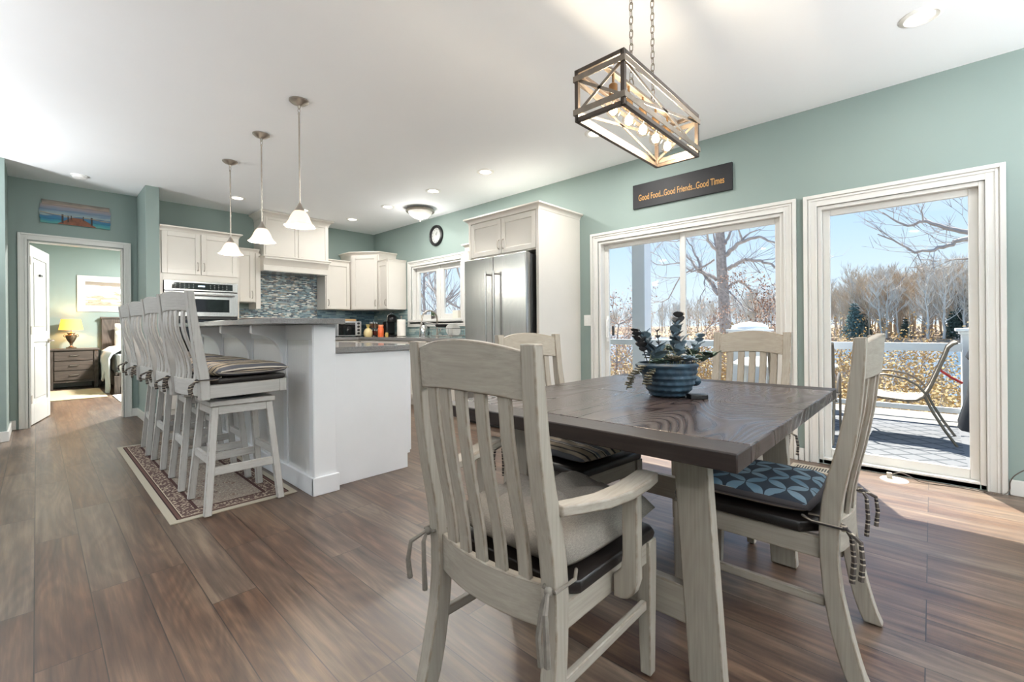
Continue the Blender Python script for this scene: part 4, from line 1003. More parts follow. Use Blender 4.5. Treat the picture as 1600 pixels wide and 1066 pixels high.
# ================================================================ BAR STOOLS
def make_stool():
    t = E('bar_stool', 'x', 'bar stool', (0, 0, 0), 0, 'bar stools along the raised bar')
    wx, wy, wz_ = MT['swx'], MT['swy'], MT['swz']
    # base (not rotated with the seat): local frame of base aligned with seat minus 9 degrees
    B = Matrix.Rotation(R(-9), 4, 'Z') @ Matrix.Translation((.035, 0, 0))
    def bx(*a): return MB().box(*a, B)
    for sx in (-1, 1):
        for sy in (-1, 1):
            rings = []
            for z, c in ((0.003, .192), (.60, .142)):
                rings.append([B @ Vector(p) for p in rect(sx * c, sy * c, z, .0185, .0185)])
            l = MB().loft(rings).build('leg', wz_, t, bev=.003)
    def atz(z): return .192 + (.142 - .192) * z / .6
    for z, hh_ in ((.235, .022), (.20, .022)): pass
    c = atz(.24)
    for s in (-1, 1):
        bx(-c, c, s * c - .011, s * c + .011, .215, .262).build('side_stretcher', wx, t, bev=.003)
        c2 = atz(.30); bx(s * c2 - .011, s * c2 + .011, -c2, c2, .275, .322).build('cross_stretcher', wy, t, bev=.003)
        bx(-.15, .15, s * .148 - .01, s * .148 + .01, .555, .604).build('apron', wx, t, bev=.002)
        bx(s * .148 - .01, s * .148 + .01, -.14, .14, .555, .604).build('apron', wy, t, bev=.002)
    bx(-.172, .172, -.172, .172, .604, .634).build('base_top', wx, t, bev=.004)
    MB().lathe([(.09, .634), (.09, .652), (.001, .652)], 28).build('swivel_plate', MT['black'], t)
    # seat
    h = .212
    for s in (-1, 1):
        MB().box(-.19, .215, s * (h - .012) - .012, s * (h - .012) + .012, .662, .735).build('side_rail', wx, t, bev=.002)
        MB().box(.20, .245, s * (h - .02) - .0225, s * (h - .02) + .0225, .660, .737).build('corner_block', wz_, t, bev=.003)
        rings = []
        f_ = [(.655, -.185), (.74, -.185), (.80, -.19), (.90, -.208), (1.04, -.232), (1.15, -.248), (1.255, -.26)]
        b_ = [(.655, -.232), (.74, -.234), (.80, -.240), (.90, -.256), (1.04, -.272), (1.15, -.284), (1.255, -.294)]
        for k in range(17):
            z = .655 + .6 * k / 16; a, q = ip(f_, z), ip(b_, z); y0, y1 = sorted((s * (h + .004), s * (h - .036)))
            rings.append([(q, y0, z), (a, y0, z), (a, y1, z), (q, y1, z)])
        MB().loft(rings).build('back_post', wz_, t, bev=.003)
    MB().box(.205, .235, -h + .04, h - .04, .668, .732).build('front_rail', wy, t, bev=.002)
    for nm, z0, z1, arch, bow in (('lower_rail', .675, .77, 0, .02), ('crest_rail', 1.145, 1.24, .02, .024)):
        rings = []
        for k in range(13):
            u = -1 + k / 6; y = u * (h - .034); bo = bow * (1 - u * u); zt = z1 + arch * (1 - u * u); zb = z0 + arch * .4 * (1 - u * u)
            xb = (ip(f_, z0) + ip(b_, z0)) / 2 - bo; xt = (ip(f_, zt) + ip(b_, zt)) / 2 - bo
            rings.append([(xb - .010, y, zb), (xb + .010, y, zb), (xt + .010, y, zt), (xt - .010, y, zt)])
        MB().loft(rings).build(nm, wy, t, bev=.003)
    for i in range(5):
        u = (-1 + 2 * (i + .5) / 5) * .9; y = u * (h - .04); rings = []
        for k in range(11):
            z = .765 + (1.155 - .765) * k / 10; bo = .022 * (1 - u * u) + .018 * sin(pi * k / 10) * 0; x = (ip(f_, z) + ip(b_, z)) / 2 - bo + .014 * sin(pi * 2 * k / 10)
            rings.append([(x - .006, y - .017, z), (x + .006, y - .017, z), (x + .006, y + .017, z), (x - .006, y + .017, z)])
        MB().loft(rings).build('back_slat', wz_, t, bev=.002)
    rings = []
    for (e, z) in ((-.008, .737), (-.002, .742), (0, .758), (-.006, .768)):
        hw = h + e; rings.append([(-.17, -hw + .03, z), (-.14, -hw, z), (.235 + e, -hw, z), (.25 + e, -hw + .02, z), (.25 + e, hw - .02, z), (.235 + e, hw, z), (-.14, hw, z), (-.17, hw - .03, z)])
    MB().loft(rings).build('seat_pad', MT['seatpad'], t, bev=.003)
    return t
ST = [(.805, 3.145, 9, 'nearest the camera'), (.80, 3.725, 7, 'second from the camera'), (.80, 4.385, 9, 'third from the camera'), (.80, 4.955, 6, 'farthest from the camera')]
s0 = make_stool()
for i, (x, y, a, w) in enumerate(ST):
    lb = 'white slat-back swivel bar stool, ' + w
    if i == 0: s0.location = (x, y, .008); s0.rotation_euler = (0, 0, R(a)); s0['label'] = lb
    else: copy_thing(s0, (x, y, .008), R(a), lb)
    c = cushion('stool_cushion', 'striped seat cushion tied on the bar stool ' + w, 'cushion', MT['stripe'], .44, .43, .078, (x - .155 * cos(R(a)), y - .155 * sin(R(a)), .777), R(a), MT['tie'], .215, lumpy=.006, tie_z=-.002, tiex=-.083, group='striped bar stool cushions', seed=i, tl=.55)

# ================================================================ PLANTER
t = E('shell_planter', 'blue ribbed seashell planter with artificial succulents on the table', 'planter', (1.80, .80, .7605))
blue = NT('blue_shell_glaze'); s_ = blue.sep(blue.co()); n_ = blue.noise(blue.co(), 22, 3)
rb = blue.math('MULTIPLY_ADD', blue.math('SINE', blue.math('MULTIPLY', s_['Z'], 230.0)), .5, .5)
blue.bump(blue.math('ADD', rb, n_), .5, .004); blue.P(blue.ramp(n_, [(.3, S(24, 40, 54)), (.7, S(54, 80, 98))]), .5)
def shell(a, z):
    lean = .12 * cos(a + 2.4) * (z / .15); rib = .025 * sin(z * 260) ; sc = .022 * abs(sin(11 * a + 60 * z)) * (1 if z < .12 else .4)
    return lean + rib + sc + .20 * max(0, cos(a - 2.36)) ** 4 * max(0, min(1, (z - .085) / .03))
pf = [(.001, .0), (.062, .0), (.074, .008), (.088, .03), (.098, .055), (.104, .08), (.106, .10), (.108, .118), (.112, .132), (.104, .140), (.096, .128), (.09, .11), (.001, .105)]
fine = []
for (a, b), (c_, d_) in zip(pf, pf[1:]):
    for k in range(4): fine.append((a + (c_ - a) * k / 4, b + (d_ - b) * k / 4))
fine.append(pf[-1])
MB().lathe(fine, 88, wave=shell).build('pot', blue.m, t, smooth=True)
MB().sphere((.085, -.075, .06), .028, 8, (1, 1, .8)).build('shell_knob', blue.m, t, smooth=True)
ros = MB()
def leaf(mb, p, d, L, w, th=.002, droop=.2, fold=.15):
    d = Vector(d).normalized(); up_ = Vector((0, 0, 1)); sd_ = d.cross(up_); sd_ = sd_.normalized() if sd_.length > .05 else Vector((1, 0, 0)); nn = sd_.cross(d).normalized()
    rings = []
    for k in range(8):
        q = k / 7; wd = w * (sin(pi * min(1, q * .93 + .07)) ** .7) + .0004; c = Vector(p) + d * (L * q) - up_ * (droop * L * q * q)
        rings.append([c - sd_ * wd + nn * fold * wd, c - nn * th, c + sd_ * wd + nn * fold * wd, c + nn * th])
    mb.loft(rings)
rs = random.Random(3)
g1 = plain('sage_leaf', (112, 130, 142), .6, var=.2, scale=20); g2 = plain('dusty_green_leaf', (78, 96, 84), .6, var=.25, scale=30); g3 = plain('dark_leaf', (74, 74, 76), .55, var=.2, scale=20); g4 = plain('trailing_leaf', (96, 92, 78), .6, var=.3, scale=40); g5 = plain('pale_stem', (150, 148, 122), .6)
L_, Rr = Vector((-.6845, .729, 0)), Vector((.6845, -.729, 0))     # towards picture left / right
def discs(name, base, tip, n, r, mat, lean=.5):
    st = MB(); b = Vector(base); q = Vector(tip); pts = [b.lerp(q, k / 6) + Vector((0, 0, .012 * sin(pi * k / 6))) for k in range(7)]
    st.tube(pts, .0022, 6)
    for k in range(n):
        f = .45 + .55 * k / max(1, n - 1); c = b.lerp(q, f); a = rs.random() * 6.28 + k * 2.4
        d = Vector((cos(a) * .8, sin(a) * .8, .5 + .9 * rs.random()))
        rr = r * (.72 + .35 * rs.random()); leaf(st, c, d, rr * 1.9, rr * 1.0, .0015, .1, .12); leaf(st, c, (-d.x, -d.y, d.z), rr * 1.8, rr * .95, .0015, .1, .12)
    st.build(name, mat, t, smooth=True)
P3 = lambda u, z, dpt=0: L_ * u + Vector((.729, .6845, 0)) * dpt + Vector((0, 0, z))
discs('eucalyptus_stem', P3(.05, .12), P3(.10, .25), 7, .024, g1)
discs('eucalyptus_stem', P3(.045, .12, -.03), P3(.065, .20, -.05), 6, .032, g1)
discs('eucalyptus_stem', P3(-.02, .12), P3(-.035, .29), 7, .021, g1)
discs('eucalyptus_stem', P3(-.02, .12, -.02), P3(-.04, .22, -.04), 5, .027, g1)
discs('dark_leaf_stem', P3(.08, .12), P3(.135, .265), 6, .022, g3)
discs('dark_leaf_stem', P3(-.03, .14), P3(-.045, .325), 5, .022, g3)
discs('dark_leaf_stem', P3(.03, .13), P3(.045, .265), 4, .014, g3)
discs('eucalyptus_stem', P3(-.09, .12), P3(-.135, .24), 5, .02, g1)
discs('dark_leaf_stem', P3(-.08, .11), P3(-.19, .165), 5, .024, g2)
for (u, z, dp, n, Lq, mat) in ((-.045, .15, -.085, 18, .05, g1), (-.0, .145, -.03, 16, .055, g2), (-.085, .15, -.03, 16, .05, g2), (.04, .15, .03, 16, .055, g2), (-.06, .18, .03, 16, .06, g2), (.06, .14, -.06, 16, .045, g2), (.02, .17, 0, 16, .05, g4), (-.02, .185, .02, 16, .05, g2), (.065, .165, -.01, 16, .05, g1), (-.1, .17, .0, 14, .05, g2), (.0, .15, -.08, 14, .045, g4)):
    rm = MB()
    for k in range(n):
        a = k * 2.4; el = .25 + .9 * k / n; leaf(rm, P3(u, z, dp), (cos(a) * cos(el), sin(a) * cos(el), sin(el)), Lq * (1 - .4 * k / n), .013, .003, .15, .2)
    rm.build('succulent_rosette', mat, t, smooth=True)
for pth in ([P3(.08, .13, -.05), P3(.13, .125, -.06), P3(.17, .08, -.06), P3(.19, .035, -.06)], [P3(.075, .12, -.07), P3(.105, .10, -.09), P3(.12, .05, -.095)]):
    tr = MB(); tr.tube(pth, .002, 6)
    for i in range(len(pth) - 1):
        for k in range(5):
            c = Vector(pth[i]).lerp(Vector(pth[i + 1]), k / 5)
            for q in range(3):
                a = rs.random() * 6.28; leaf(tr, c, (cos(a), sin(a), .4), .02, .009, .004, .2, .1)
    tr.build('trailing_sedum', g4, t, smooth=True)
lp_ = MB()
for (a, b, hgt) in ((.05, -.03, .215), (.02, .0, .19), (-.03, -.10, .20), (.045, .09, .2), (-.05, -.11, .17), (-.005, -.045, .18)):
    lp_.tube([P3(a + (b - a) * k / 8, .12 + (hgt - .12) * sin(pi * k / 8) ** .8, -.03) for k in range(9)], .0025, 6)
lp_.build('arching_stems', g5, t, smooth=True)
o = tag(MB().box(-.035, .035, -.022, .022, 0, .018).build('coaster_block', MT['black'], bev=.002), 'small black block lying beside the planter on the table', 'box'); o.location = (1.795, .680, .7605); o.rotation_euler = (0, 0, R(-44))

# ================================================================ CHANDELIER
CX0, CX1, CY0, CY1, CZ0, CZ1 = 1.455, 2.148, .805, 1.005, 1.85, 2.052
t = E('lantern_chandelier', 'open rectangular wood and metal lantern chandelier with five bulbs', 'chandelier', ((CX0 + CX1) / 2, (CY0 + CY1) / 2, CZ0))
a, b, c = (CX1 - CX0) / 2, (CY1 - CY0) / 2, CZ1 - CZ0; q = .008; wdn = plain('dark_bronze', (74, 64, 56), .45, .3, var=.15, scale=20); lt = plain('aged_iron', (128, 118, 106), .42, .7, var=.15, scale=30)
for sx in (-1, 1):
    for sy in (-1, 1): MB().box(sx * a - q, sx * a + q, sy * b - q, sy * b + q, 0, c).build('corner_post', wdn, t, bev=.001)
fr = MB()
for z in (q, c - q):
    for s in (-1, 1): fr.box(-a, a, s * b - q, s * b + q, z - q, z + q); fr.box(s * a - q, s * a + q, -b, b, z - q, z + q)
fr.build('frame', wdn, t, bev=.001)
bd = MB()
for z in (.036, c - .036):
    for s in (-1, 1): bd.box(-a - .012, a + .012, s * (b + .011) - .0015, s * (b + .011) + .0015, z - .011, z + .011); bd.box(s * (a + .011) - .0015, s * (a + .011) + .0015, -b - .012, b + .012, z - .011, z + .011)
bd.build('metal_band', lt, t)
xb = MB()
def bar(p, r, w=.006, th=.0015, nrm='y'):
    p, r = Vector(p), Vector(r); d = (r - p).normalized(); n = Vector((0, 1, 0)) if nrm == 'y' else Vector((1, 0, 0)); s_ = d.cross(n) * w; n = n * th
    xb.loft([[k - s_ - n, k + s_ - n, k + s_ + n, k - s_ + n] for k in (p, r)])
for s in (-1, 1):
    for x0, x1 in ((-a, a),):
        bar((x0, s * b, .036), (x1, s * b, c - .036)); bar((x0, s * b, c - .036), (x1, s * b, .036))
    bar((s * a, -b, .036), (s * a, b, c - .036), nrm='x'); bar((s * a, -b, c - .036), (s * a, b, .036), nrm='x')
xb.build('cross_brace', lt, t)
MB().box(-a, a, -.011, .011, c - .012, c).build('lamp_bar', lt, t, bev=.001)
brass = plain('antique_brass', (150, 118, 82), .35, .9); bulbm = emit('filament', (255, 190, 110), 22)
for i in range(5):
    x = -a + .10 + i * (2 * a - .2) / 4
    MB().lathe([(.005, c - .012), (.005, c - .045), (.012, c - .05), (.017, c - .055), (.017, c - .10), (.012, c - .104), (.001, c - .104)], 20, (x, 0, 0)).build('socket', brass, t, smooth=True)
    z0 = c - .104
    bl = MB().lathe([(.012, z0), (.014, z0 - .012), (.024, z0 - .026), (.030, z0 - .044), (.028, z0 - .060), (.018, z0 - .073), (.001, z0 - .078)], 20, (x, 0, 0)).build('bulb', MT['bulbglass'], t, smooth=True)
    MB().lathe([(.001, z0 - .02), (.004, z0 - .024), (.005, z0 - .045), (.003, z0 - .054), (.001, z0 - .056)], 12, (x, 0, 0)).build('filament', bulbm, bl, smooth=True)
    lamp('POINT', 'bulb_light', (t.location.x + x, t.location.y, CZ0 + z0 - .045), 4.2, (1, .86, .66), .02)
for s in (-1, 1):
    x = s * .098; ch = MB(); z = c + .002; k = 0
    MB().tube([(x + .016 * cos(2 * pi * j / 14), 0, z + .014 + .018 * sin(2 * pi * j / 14)) for j in range(14)], .0025, 6, closed=True).build('ring', lt, t, smooth=True)
    z += .028
    while z < CH - CZ0 - .03:
        pts = []
        for j in range(14):
            an = 2 * pi * j / 14; u_, v_ = .0075 * cos(an), (.012 * sin(an) + (.006 if sin(an) > 0 else -.006)); pts.append((x + (u_ if k % 2 else 0), (0 if k % 2 else u_), z + .015 + v_))
        ch.tube(pts, .0019, 5, closed=True); z += .0285; k += 1
    ch.build('chain', lt, t, smooth=True)
MB().box(-.14, .14, -.035, .035, CH - CZ0 - .025, CH - CZ0 - .0005).build('ceiling_canopy', lt, t, bev=.004)

# ================================================================ FLOOR REGISTER, OUTLET, CORD
t = E('floor_register', 'beige metal floor vent with dark slots by the glass door', 'floor vent', (3.87, .615, .0005))
rgm = plain('register_beige', (196, 184, 164), .45, .2); mb = MB(); mb.box(-.075, .075, -.16, -.135, 0, .006); mb.box(-.075, .075, .135, .16, 0, .006); mb.box(-.075, -.05, -.135, .135, 0, .006); mb.box(.05, .075, -.135, .135, 0, .006); mb.build('frame', rgm, t)
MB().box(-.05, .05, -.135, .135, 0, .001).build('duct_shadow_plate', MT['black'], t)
lv = MB()
for k in range(16): lv.box(-.05, .05, -.135 + k * .0173, -.129 + k * .0173, .001, .006)
lv.build('louvres', rgm, t)
t = E('floor_outlet', 'round white floor outlet with a plug at the glass door', 'outlet', (3.97, .19, .0005))
MB().lathe([(.001, .006), (.05, .006), (.072, .003), (.075, 0), (.001, 0)], 36).build('cover', MT['white'], t, smooth=True)
MB().lathe([(.001, .008), (.035, .008), (.035, .006), (.001, .006)], 28).build('socket_insert', plain('ivory', (216, 206, 186), .5), t)
t = E('power_cord', 'thin dark cord running from the floor outlet up past the door trim', 'cord', (3.97, .19, .008))
MB().box(-.015, .015, .01, .04, 0, .035).build('plug', plain('plug_grey', (150, 142, 130), .5), t, bev=.004)
cpts = [(0, .012, .026), (.005, -.03, .045), (.01, -.08, .03), (.02, -.13, .002), (.045, -.2, -.004), (.07, -.30, -.004), (.06, -.42, -.004), (.055, -.5, .0), (.075, -.53, .03), (.085, -.535, .08), (.082, -.56, .13), (.09, -.62, .175), (.10, -.72, .18)]
cc = []
for i in range(len(cpts) - 1):
    p0, p1, p2, p3 = [Vector(cpts[max(0, min(len(cpts) - 1, j))]) for j in (i - 1, i, i + 1, i + 2)]
    for k in range(5):
        u = k / 5; cc.append(.5 * ((2 * p1) + (p2 - p0) * u + (2 * p0 - 5 * p1 + 4 * p2 - p3) * u * u + (3 * p1 - p0 - 3 * p2 + p3) * u ** 3))
MB().tube(cc, .0028, 8).build('cord', plain('brown_cord', (84, 74, 66), .5), t, smooth=True)

# ================================================================ BEDROOM
t = E('nightstand', 'dark grey-brown three-drawer nightstand beside the bed', 'nightstand', (.14, 11.46, 0))
MB().box(-.02, .68, -.02, .52, .705, .735).build('top', MT['gwx'], t, bev=.004)
cs = MB(); cs.box(.0, .66, .02, .50, .12, .705); cs.build('carcass', MT['gwx'], t, bev=.002)
for x in (0, .60): MB().box(x, x + .06, 0, .50, .001, .705).build('side_post', MT['gwz'], t, bev=.003)
for k in range(3):
    d = MB().box(.075, .585, .002, .02, .165 + k * .178, .33 + k * .178).build('drawer', MT['gwx'], t, bev=.004)
    MB().tube([(.27, .002, .255 + k * .178), (.275, -.02, .255 + k * .178), (.385, -.02, .255 + k * .178), (.39, .002, .255 + k * .178)], .006, 8).build('handle', MT['nickel'], d, smooth=True)
t = E('table_lamp', 'bronze urn table lamp with glowing amber shade on the nightstand', 'lamp', (.445, 11.72, .7355))
bz = plain('lamp_bronze', (112, 98, 80), .35, .8, var=.2, scale=30)
MB().box(-.07, .07, -.07, .07, 0, .025).build('foot', bz, t, bev=.005)
MB().lathe([(.001, .025), (.045, .028), (.02, .05), (.014, .07), (.03, .085), (.02, .095), (.045, .13), (.068, .18), (.078, .22), (.075, .245), (.05, .255), (.045, .27), (.06, .28), (.06, .29), (.02, .295), (.012, .31), (.001, .31)], 28, wave=lambda a, z: .03 * sin(14 * a) if .1 < z < .24 else 0).build('urn', bz, t, smooth=True)
hn = MB()
for s in (-1, 1): hn.tube([(s * .055, 0, .25), (s * .09, 0, .26), (s * .1, 0, .235), (s * .08, 0, .21)], .007, 8)
hn.build('handles', bz, t, smooth=True)
MB().tube([(0, 0, .3), (0, 0, .42)], .006, 8).build('stem', bz, t)
shm = NT('amber_lampshade'); shm.P(S(226, 176, 92), .9, emis=S(255, 182, 72), est=.75)
MB().lathe([(.17, .345), (.135, .545), (.133, .545), (.168, .345)], 40).build('lamp_shade', shm.m, t, smooth=True)
lamp('POINT', 'lamp_glow', (.445, 11.72, 1.17), 7, (1, .74, .42), .04)
t = E('bed', 'dark wood bed with white rumpled comforter, seen through the door', 'bed', (.88, 9.85, 0))
MB().box(0, 1.6, 2.05, 2.10, .0, 1.30).build('headboard', MT['gwz'], t, bev=.004)
MB().box(-.02, 1.62, 2.03, 2.12, 1.30, 1.335).build('headboard_cap', MT['gwx'], t, bev=.004)
MB().box(.02, .05, .05, 2.05, .12, .36).build('side_rail', MT['gwy'], t, bev=.003)
MB().box(.0, .07, .0, .07, .001, .30).build('footpost', MT['gwz'], t, bev=.003)
MB().box(.06, 1.6, .02, .05, .12, .36).build('foot_rail', MT['gwx'], t, bev=.003)
MB().box(.06, 1.56, .06, 2.04, .30, .66).build('mattress', plain('mattress_white', (225, 225, 222), .8), t, bev=.03)
cf = MB(); rings = []
for j in range(40):
    y = .25 + j * .043; ring = []
    drop = .30 + .14 * sin(j * .35) + (.18 if j < 9 else 0)
    for k, (x, z) in enumerate(((1.6, .69), (1.1, .74), (.6, .76), (.25, .765), (.08, .74), (-.01, .68), (-.045, .60), (-.05, .60 - drop * .6), (-.06, .60 - drop))):
        n = mnoise.noise(Vector((x * 4, y * 4, k * .7))) * .03; ring.append((x + n, y, z + n))
    ring += [(p[0] + .02, p[1], p[2] - .02) for p in reversed(ring)]
    rings.append(ring)
tag(cf.loft(rings).build('comforter', plain('white_comforter', (226, 232, 232), .85, var=.05, scale=12, bump=.3), smooth=True, loc=(.88, 9.85, 0)), 'rumpled white comforter hanging over the side of the bed', 'comforter')
for k, (y, z, w) in enumerate(((1.95, .98, .30), (1.80, .88, .24))):
    M_ = Matrix.Translation((.52, y, z)) @ Matrix.Rotation(R(-68), 4, 'X')
    pl = MB().sphere((0, 0, 0), 1, 14, M=None); pl = MB()
    n = 12
    for top_ in (1, -1):
        vs = []
        for i in range(n + 1):
            for j in range(n + 1):
                u = -1 + 2 * i / n; v = -1 + 2 * j / n; e = ((1 - u ** 4) * (1 - v ** 4)) ** .5; vs.append(M_ @ Vector((u * .34, v * w * .8, top_ * .08 * e)))
        pl.add(vs, [(i * (n + 1) + j, i * (n + 1) + j + 1, (i + 1) * (n + 1) + j + 1, (i + 1) * (n + 1) + j) for i in range(n) for j in range(n)])
    tag(pl.build('pillow', plain('pillow_fabric_%d' % k, (216, 216, 210), .85, var=.06, scale=40), smooth=True, loc=(.88, 9.85, 0)), ('white pillow leaning on the headboard, back one', 'white pillow leaning in front of the other pillow')[k], 'pillow', 'pillows on the bed')
tag(MB().box(.12, .78, 9.62, 11.2, .0005, .012).build('area_rug', stripe_mat('woven_rug', 'Y', .06, [(0, (196, 182, 150)), (.5, (182, 168, 138))]), bev=.003), 'small beige woven rug in front of the nightstand', 'rug')
tag(MB().box(.84, 1.9, 8.75, 9.7, .0005, .015).build('bath_mat', plain('white_shag', (232, 232, 228), .95, bump=.5), bev=.005), 'white mat on the bedroom floor at the foot of the bed', 'rug')
lamp('AREA', 'bedroom_fill_lamp', (2.3, 9.6, CH - .03), 230, (1, .97, .93), .5)  # unseen lamp added to brighten the bedroom

# ================================================================ OUTSIDE: DECK
DZ = -.06
def board_mat():
    tt = NT('deck_boards'); s = tt.sep(tt.co()); f = tt.math('FRACT', tt.math('MULTIPLY', tt.math('ADD', s['X'], 10.0), 1 / .14)); g = tt.math('LESS_THAN', f, .05)
    n = tt.noise(tt.co((1, .1, 1)), 30, 3); c = tt.mix(g, tt.ramp(n, [(.3, S(112, 110, 107)), (.7, S(136, 134, 131))]), S(90, 88, 86))
    return tt.P(c, .7)
struct(MB().box(XR + .151, 7.75, -4.5, 12, DZ - .08, DZ).build('floor_deck', board_mat()))
t = E('deck_railing', 'white deck railing with flat top rail in front of the brush', 'railing', (7.2, 0, DZ))
vin = plain('white_vinyl', (226, 228, 230), .45, var=.02)
MB().box(-.03, .05, -4.5, 12, .80, .895).build('top_rail', vin, t, bev=.006)
MB().box(-.01, .03, -4.5, 12, .09, .15).build('bottom_rail', vin, t, bev=.004)
for y in (-3.2, 1.0, 5.2, 6.9, 9.0): MB().box(-.04, .06, y - .05, y + .05, .0, .80).build('rail_post', vin, t, bev=.004)
def pedestal(y, lb, grp='white deck pedestals'):
    p = E('deck_pedestal', lb, 'pedestal', (7.3, y, DZ), 0, grp)
    MB().box(-.21, .21, -.21, .21, 0, 1.03).build('shaft', vin, p, bev=.006); MB().box(-.23, .23, -.23, .23, 0, .12).build('plinth', vin, p, bev=.006)
    MB().box(-.26, .26, -.26, .26, 1.03, 1.065).build('cap', vin, p, bev=.006); MB().box(-.23, .23, -.23, .23, .995, 1.03).build('cap_mould', vin, p, bev=.006)
    return p
p1 = pedestal(-.46, 'white square deck pedestal behind the black covered grill')
p2 = copy_thing(p1, (7.3, 1.98, DZ), 0, 'white square deck pedestal with snow on its cap')
o = tag(MB().loft([[(r_ * cos(2 * pi * k / 20) * .25, r_ * sin(2 * pi * k / 20) * .25, z) for k in range(20)] for r_, z in ((1.0, 0), (.98, .03), (.8, .07), (.4, .10), (.05, .11))]).build('snow_mound', plain('snow', (240, 243, 248), .8, var=.02), smooth=True, loc=(7.3, 1.98, DZ + 1.066)), 'mound of snow on the cap of a deck pedestal', 'snow')
t = E('porch_column', 'tall white square porch column outside the left glass door', 'column', (7.3, 3.72, DZ))
MB().box(-.12, .12, -.12, .12, 0, 2.80).build('shaft', vin, t, bev=.006); MB().box(-.15, .15, -.15, .15, 0, .18).build('plinth', vin, t, bev=.006)
struct(MB().box(XR + .151, 7.42, 3.5, 12, 2.78, 2.95).build('ceiling_porch', vin))
def deckrug():
    tt = NT('grey_outdoor_rug'); s = tt.sep(tt.co((1, 1, 1), rot=(0, 0, R(45)))); q = tt.sep(tt.co())
    a = tt.math('FRACT', tt.math('MULTIPLY', tt.math('ADD', s['X'], 10.0), 6.0)); b = tt.math('FRACT', tt.math('MULTIPLY', tt.math('ADD', s['Y'], 10.0), 6.0))
    g = tt.math('MAXIMUM', tt.math('LESS_THAN', a, .16), tt.math('LESS_THAN', b, .16))
    ay = tt.math('ABSOLUTE', q['Y']); band = tt.math('LESS_THAN', tt.math('FRACT', tt.math('MULTIPLY', ay, 3.2)), .38)
    f = tt.math('MULTIPLY', g, tt.math('LESS_THAN', ay, .55)); f = tt.math('MAXIMUM', f, tt.math('MULTIPLY', band, tt.math('GREATER_THAN', ay, .55)))
    return tt.P(tt.mix(f, S(112, 114, 119), S(76, 80, 86)), .95)
o = tag(MB().box(-1.25, 1.25, -1.9, 1.9, 0, .008).build('outdoor_rug', deckrug()), 'grey lattice-patterned outdoor rug on the deck', 'rug'); o.location = (5.55, .35, DZ + .0005)

# sling chair
t = E('patio_chair', 'tan sling patio chair seen side-on through the right glass door', 'patio chair', (5.92, .045, DZ), R(90), 'sling patio chairs')
alu = plain('bronze_tube', (112, 104, 96), .4, .6); slg = plain('sling_fabric', (170, 160, 146), .8, var=.06, scale=80)
prof = [(.50, .40), (.44, .425), (.30, .405), (.14, .395), (.06, .405), (.01, .44), (-.03, .52), (-.085, .68), (-.135, .83), (-.155, .90), (-.185, .935), (-.215, .95)]
sl = MB(); W2 = .25
sl.loft([[(x, -W2, z), (x, W2, z), (x + .004, W2, z - .012), (x + .004, -W2, z - .012)] for x, z in prof]); sl.build('sling', slg, t, smooth=True)
for s in (-1, 1):
    y = s * (W2 + .012); f_ = MB(); f_.tube([(x, y, z - .005) for x, z in prof], .0125, 8)
    f_.build('side_frame', alu, t, smooth=True)
    MB().tube([(.005, y, .44), (-.05, y, .30), (-.13, y, .14), (-.21, y, .006)], .0115, 8).build('rear_leg', alu, t, smooth=True)
    yo = s * (W2 + .035)
    MB().tube([(.0, yo, .47), (.05, yo, .54), (.14, yo, .60), (.28, yo, .63), (.40, yo, .62), (.45, yo, .58), (.455, yo, .45), (.44, yo, .2), (.45, yo, .006)], .011, 8).build('arm_and_front_leg', alu, t, smooth=True)
for x, z in ((.12, .375), (.42, .40)): MB().tube([(x, -W2 - .03, z), (x, W2 + .03, z)], .01, 8).build('cross_bar', alu, t, smooth=True)
copy_thing(t, (5.18, .94, DZ), R(4), 'sling patio chair with its back to the glass, half hidden by the door trim')
t = E('patio_table', 'snow-topped white patio table outside between the glass doors', 'patio table', (6.35, 1.35, DZ))
MB().lathe([(.001, .62), (.55, .62), (.56, .635), (.55, .65), (.001, .65)], 40).build('table_top', vin, t, smooth=True)
for a in range(4): MB().tube([(.42 * cos(a * pi / 2 + .6), .42 * sin(a * pi / 2 + .6), .62), (.48 * cos(a * pi / 2 + .6), .48 * sin(a * pi / 2 + .6), .006)], .02, 8).build('leg', vin, t, smooth=True)
tag(MB().lathe([(.001, .07), (.3, .065), (.48, .045), (.54, .0), (.001, 0)], 36).build('snow_layer', plain('snow_b', (240, 243, 248), .8, var=.02), smooth=True, loc=(6.35, 1.35, DZ + .651)), 'layer of snow on top of the patio table', 'snow')
t = E('covered_grill', 'grill under a black cover on the deck at the right edge of the glass', 'grill', (6.76, -.80, DZ))
rings = []
for z, w, d, k in ((0, .60, .30, 0), (.06, .60, .30, 0), (.35, .53, .27, .01), (.62, .50, .26, 0), (.70, .49, .25, .0), (.76, .54, .27, 0), (.88, .50, .26, 0), (.93, .42, .2, 0)):
    ring = []
    for q in range(28):
        a = 2 * pi * q / 28; cx_ = abs(cos(a)) ** .45 * (1 if cos(a) > 0 else -1); sy_ = abs(sin(a)) ** .45 * (1 if sin(a) > 0 else -1)
        wob = 1 + .035 * sin(q * 3.1 + z * 9) * (1 - z); ring.append((cx_ * d * wob, sy_ * w * wob, z))
    rings.append(ring)
MB().loft(rings).build('cover', plain('black_vinyl_cover', (34, 38, 46), .6, var=.2), t, smooth=True)
tag(MB().lathe([(.001, .06), (.2, .05), (.4, .02), (.44, -.01), (.001, -.01)], 30, M=Matrix.Diagonal((.5, 1.05, 1, 1))).build('snow_layer', plain('snow_c', (240, 243, 248), .8, var=.02), smooth=True, loc=(6.76, -.80, DZ + .945)), 'strip of snow on top of the covered grill', 'snow')
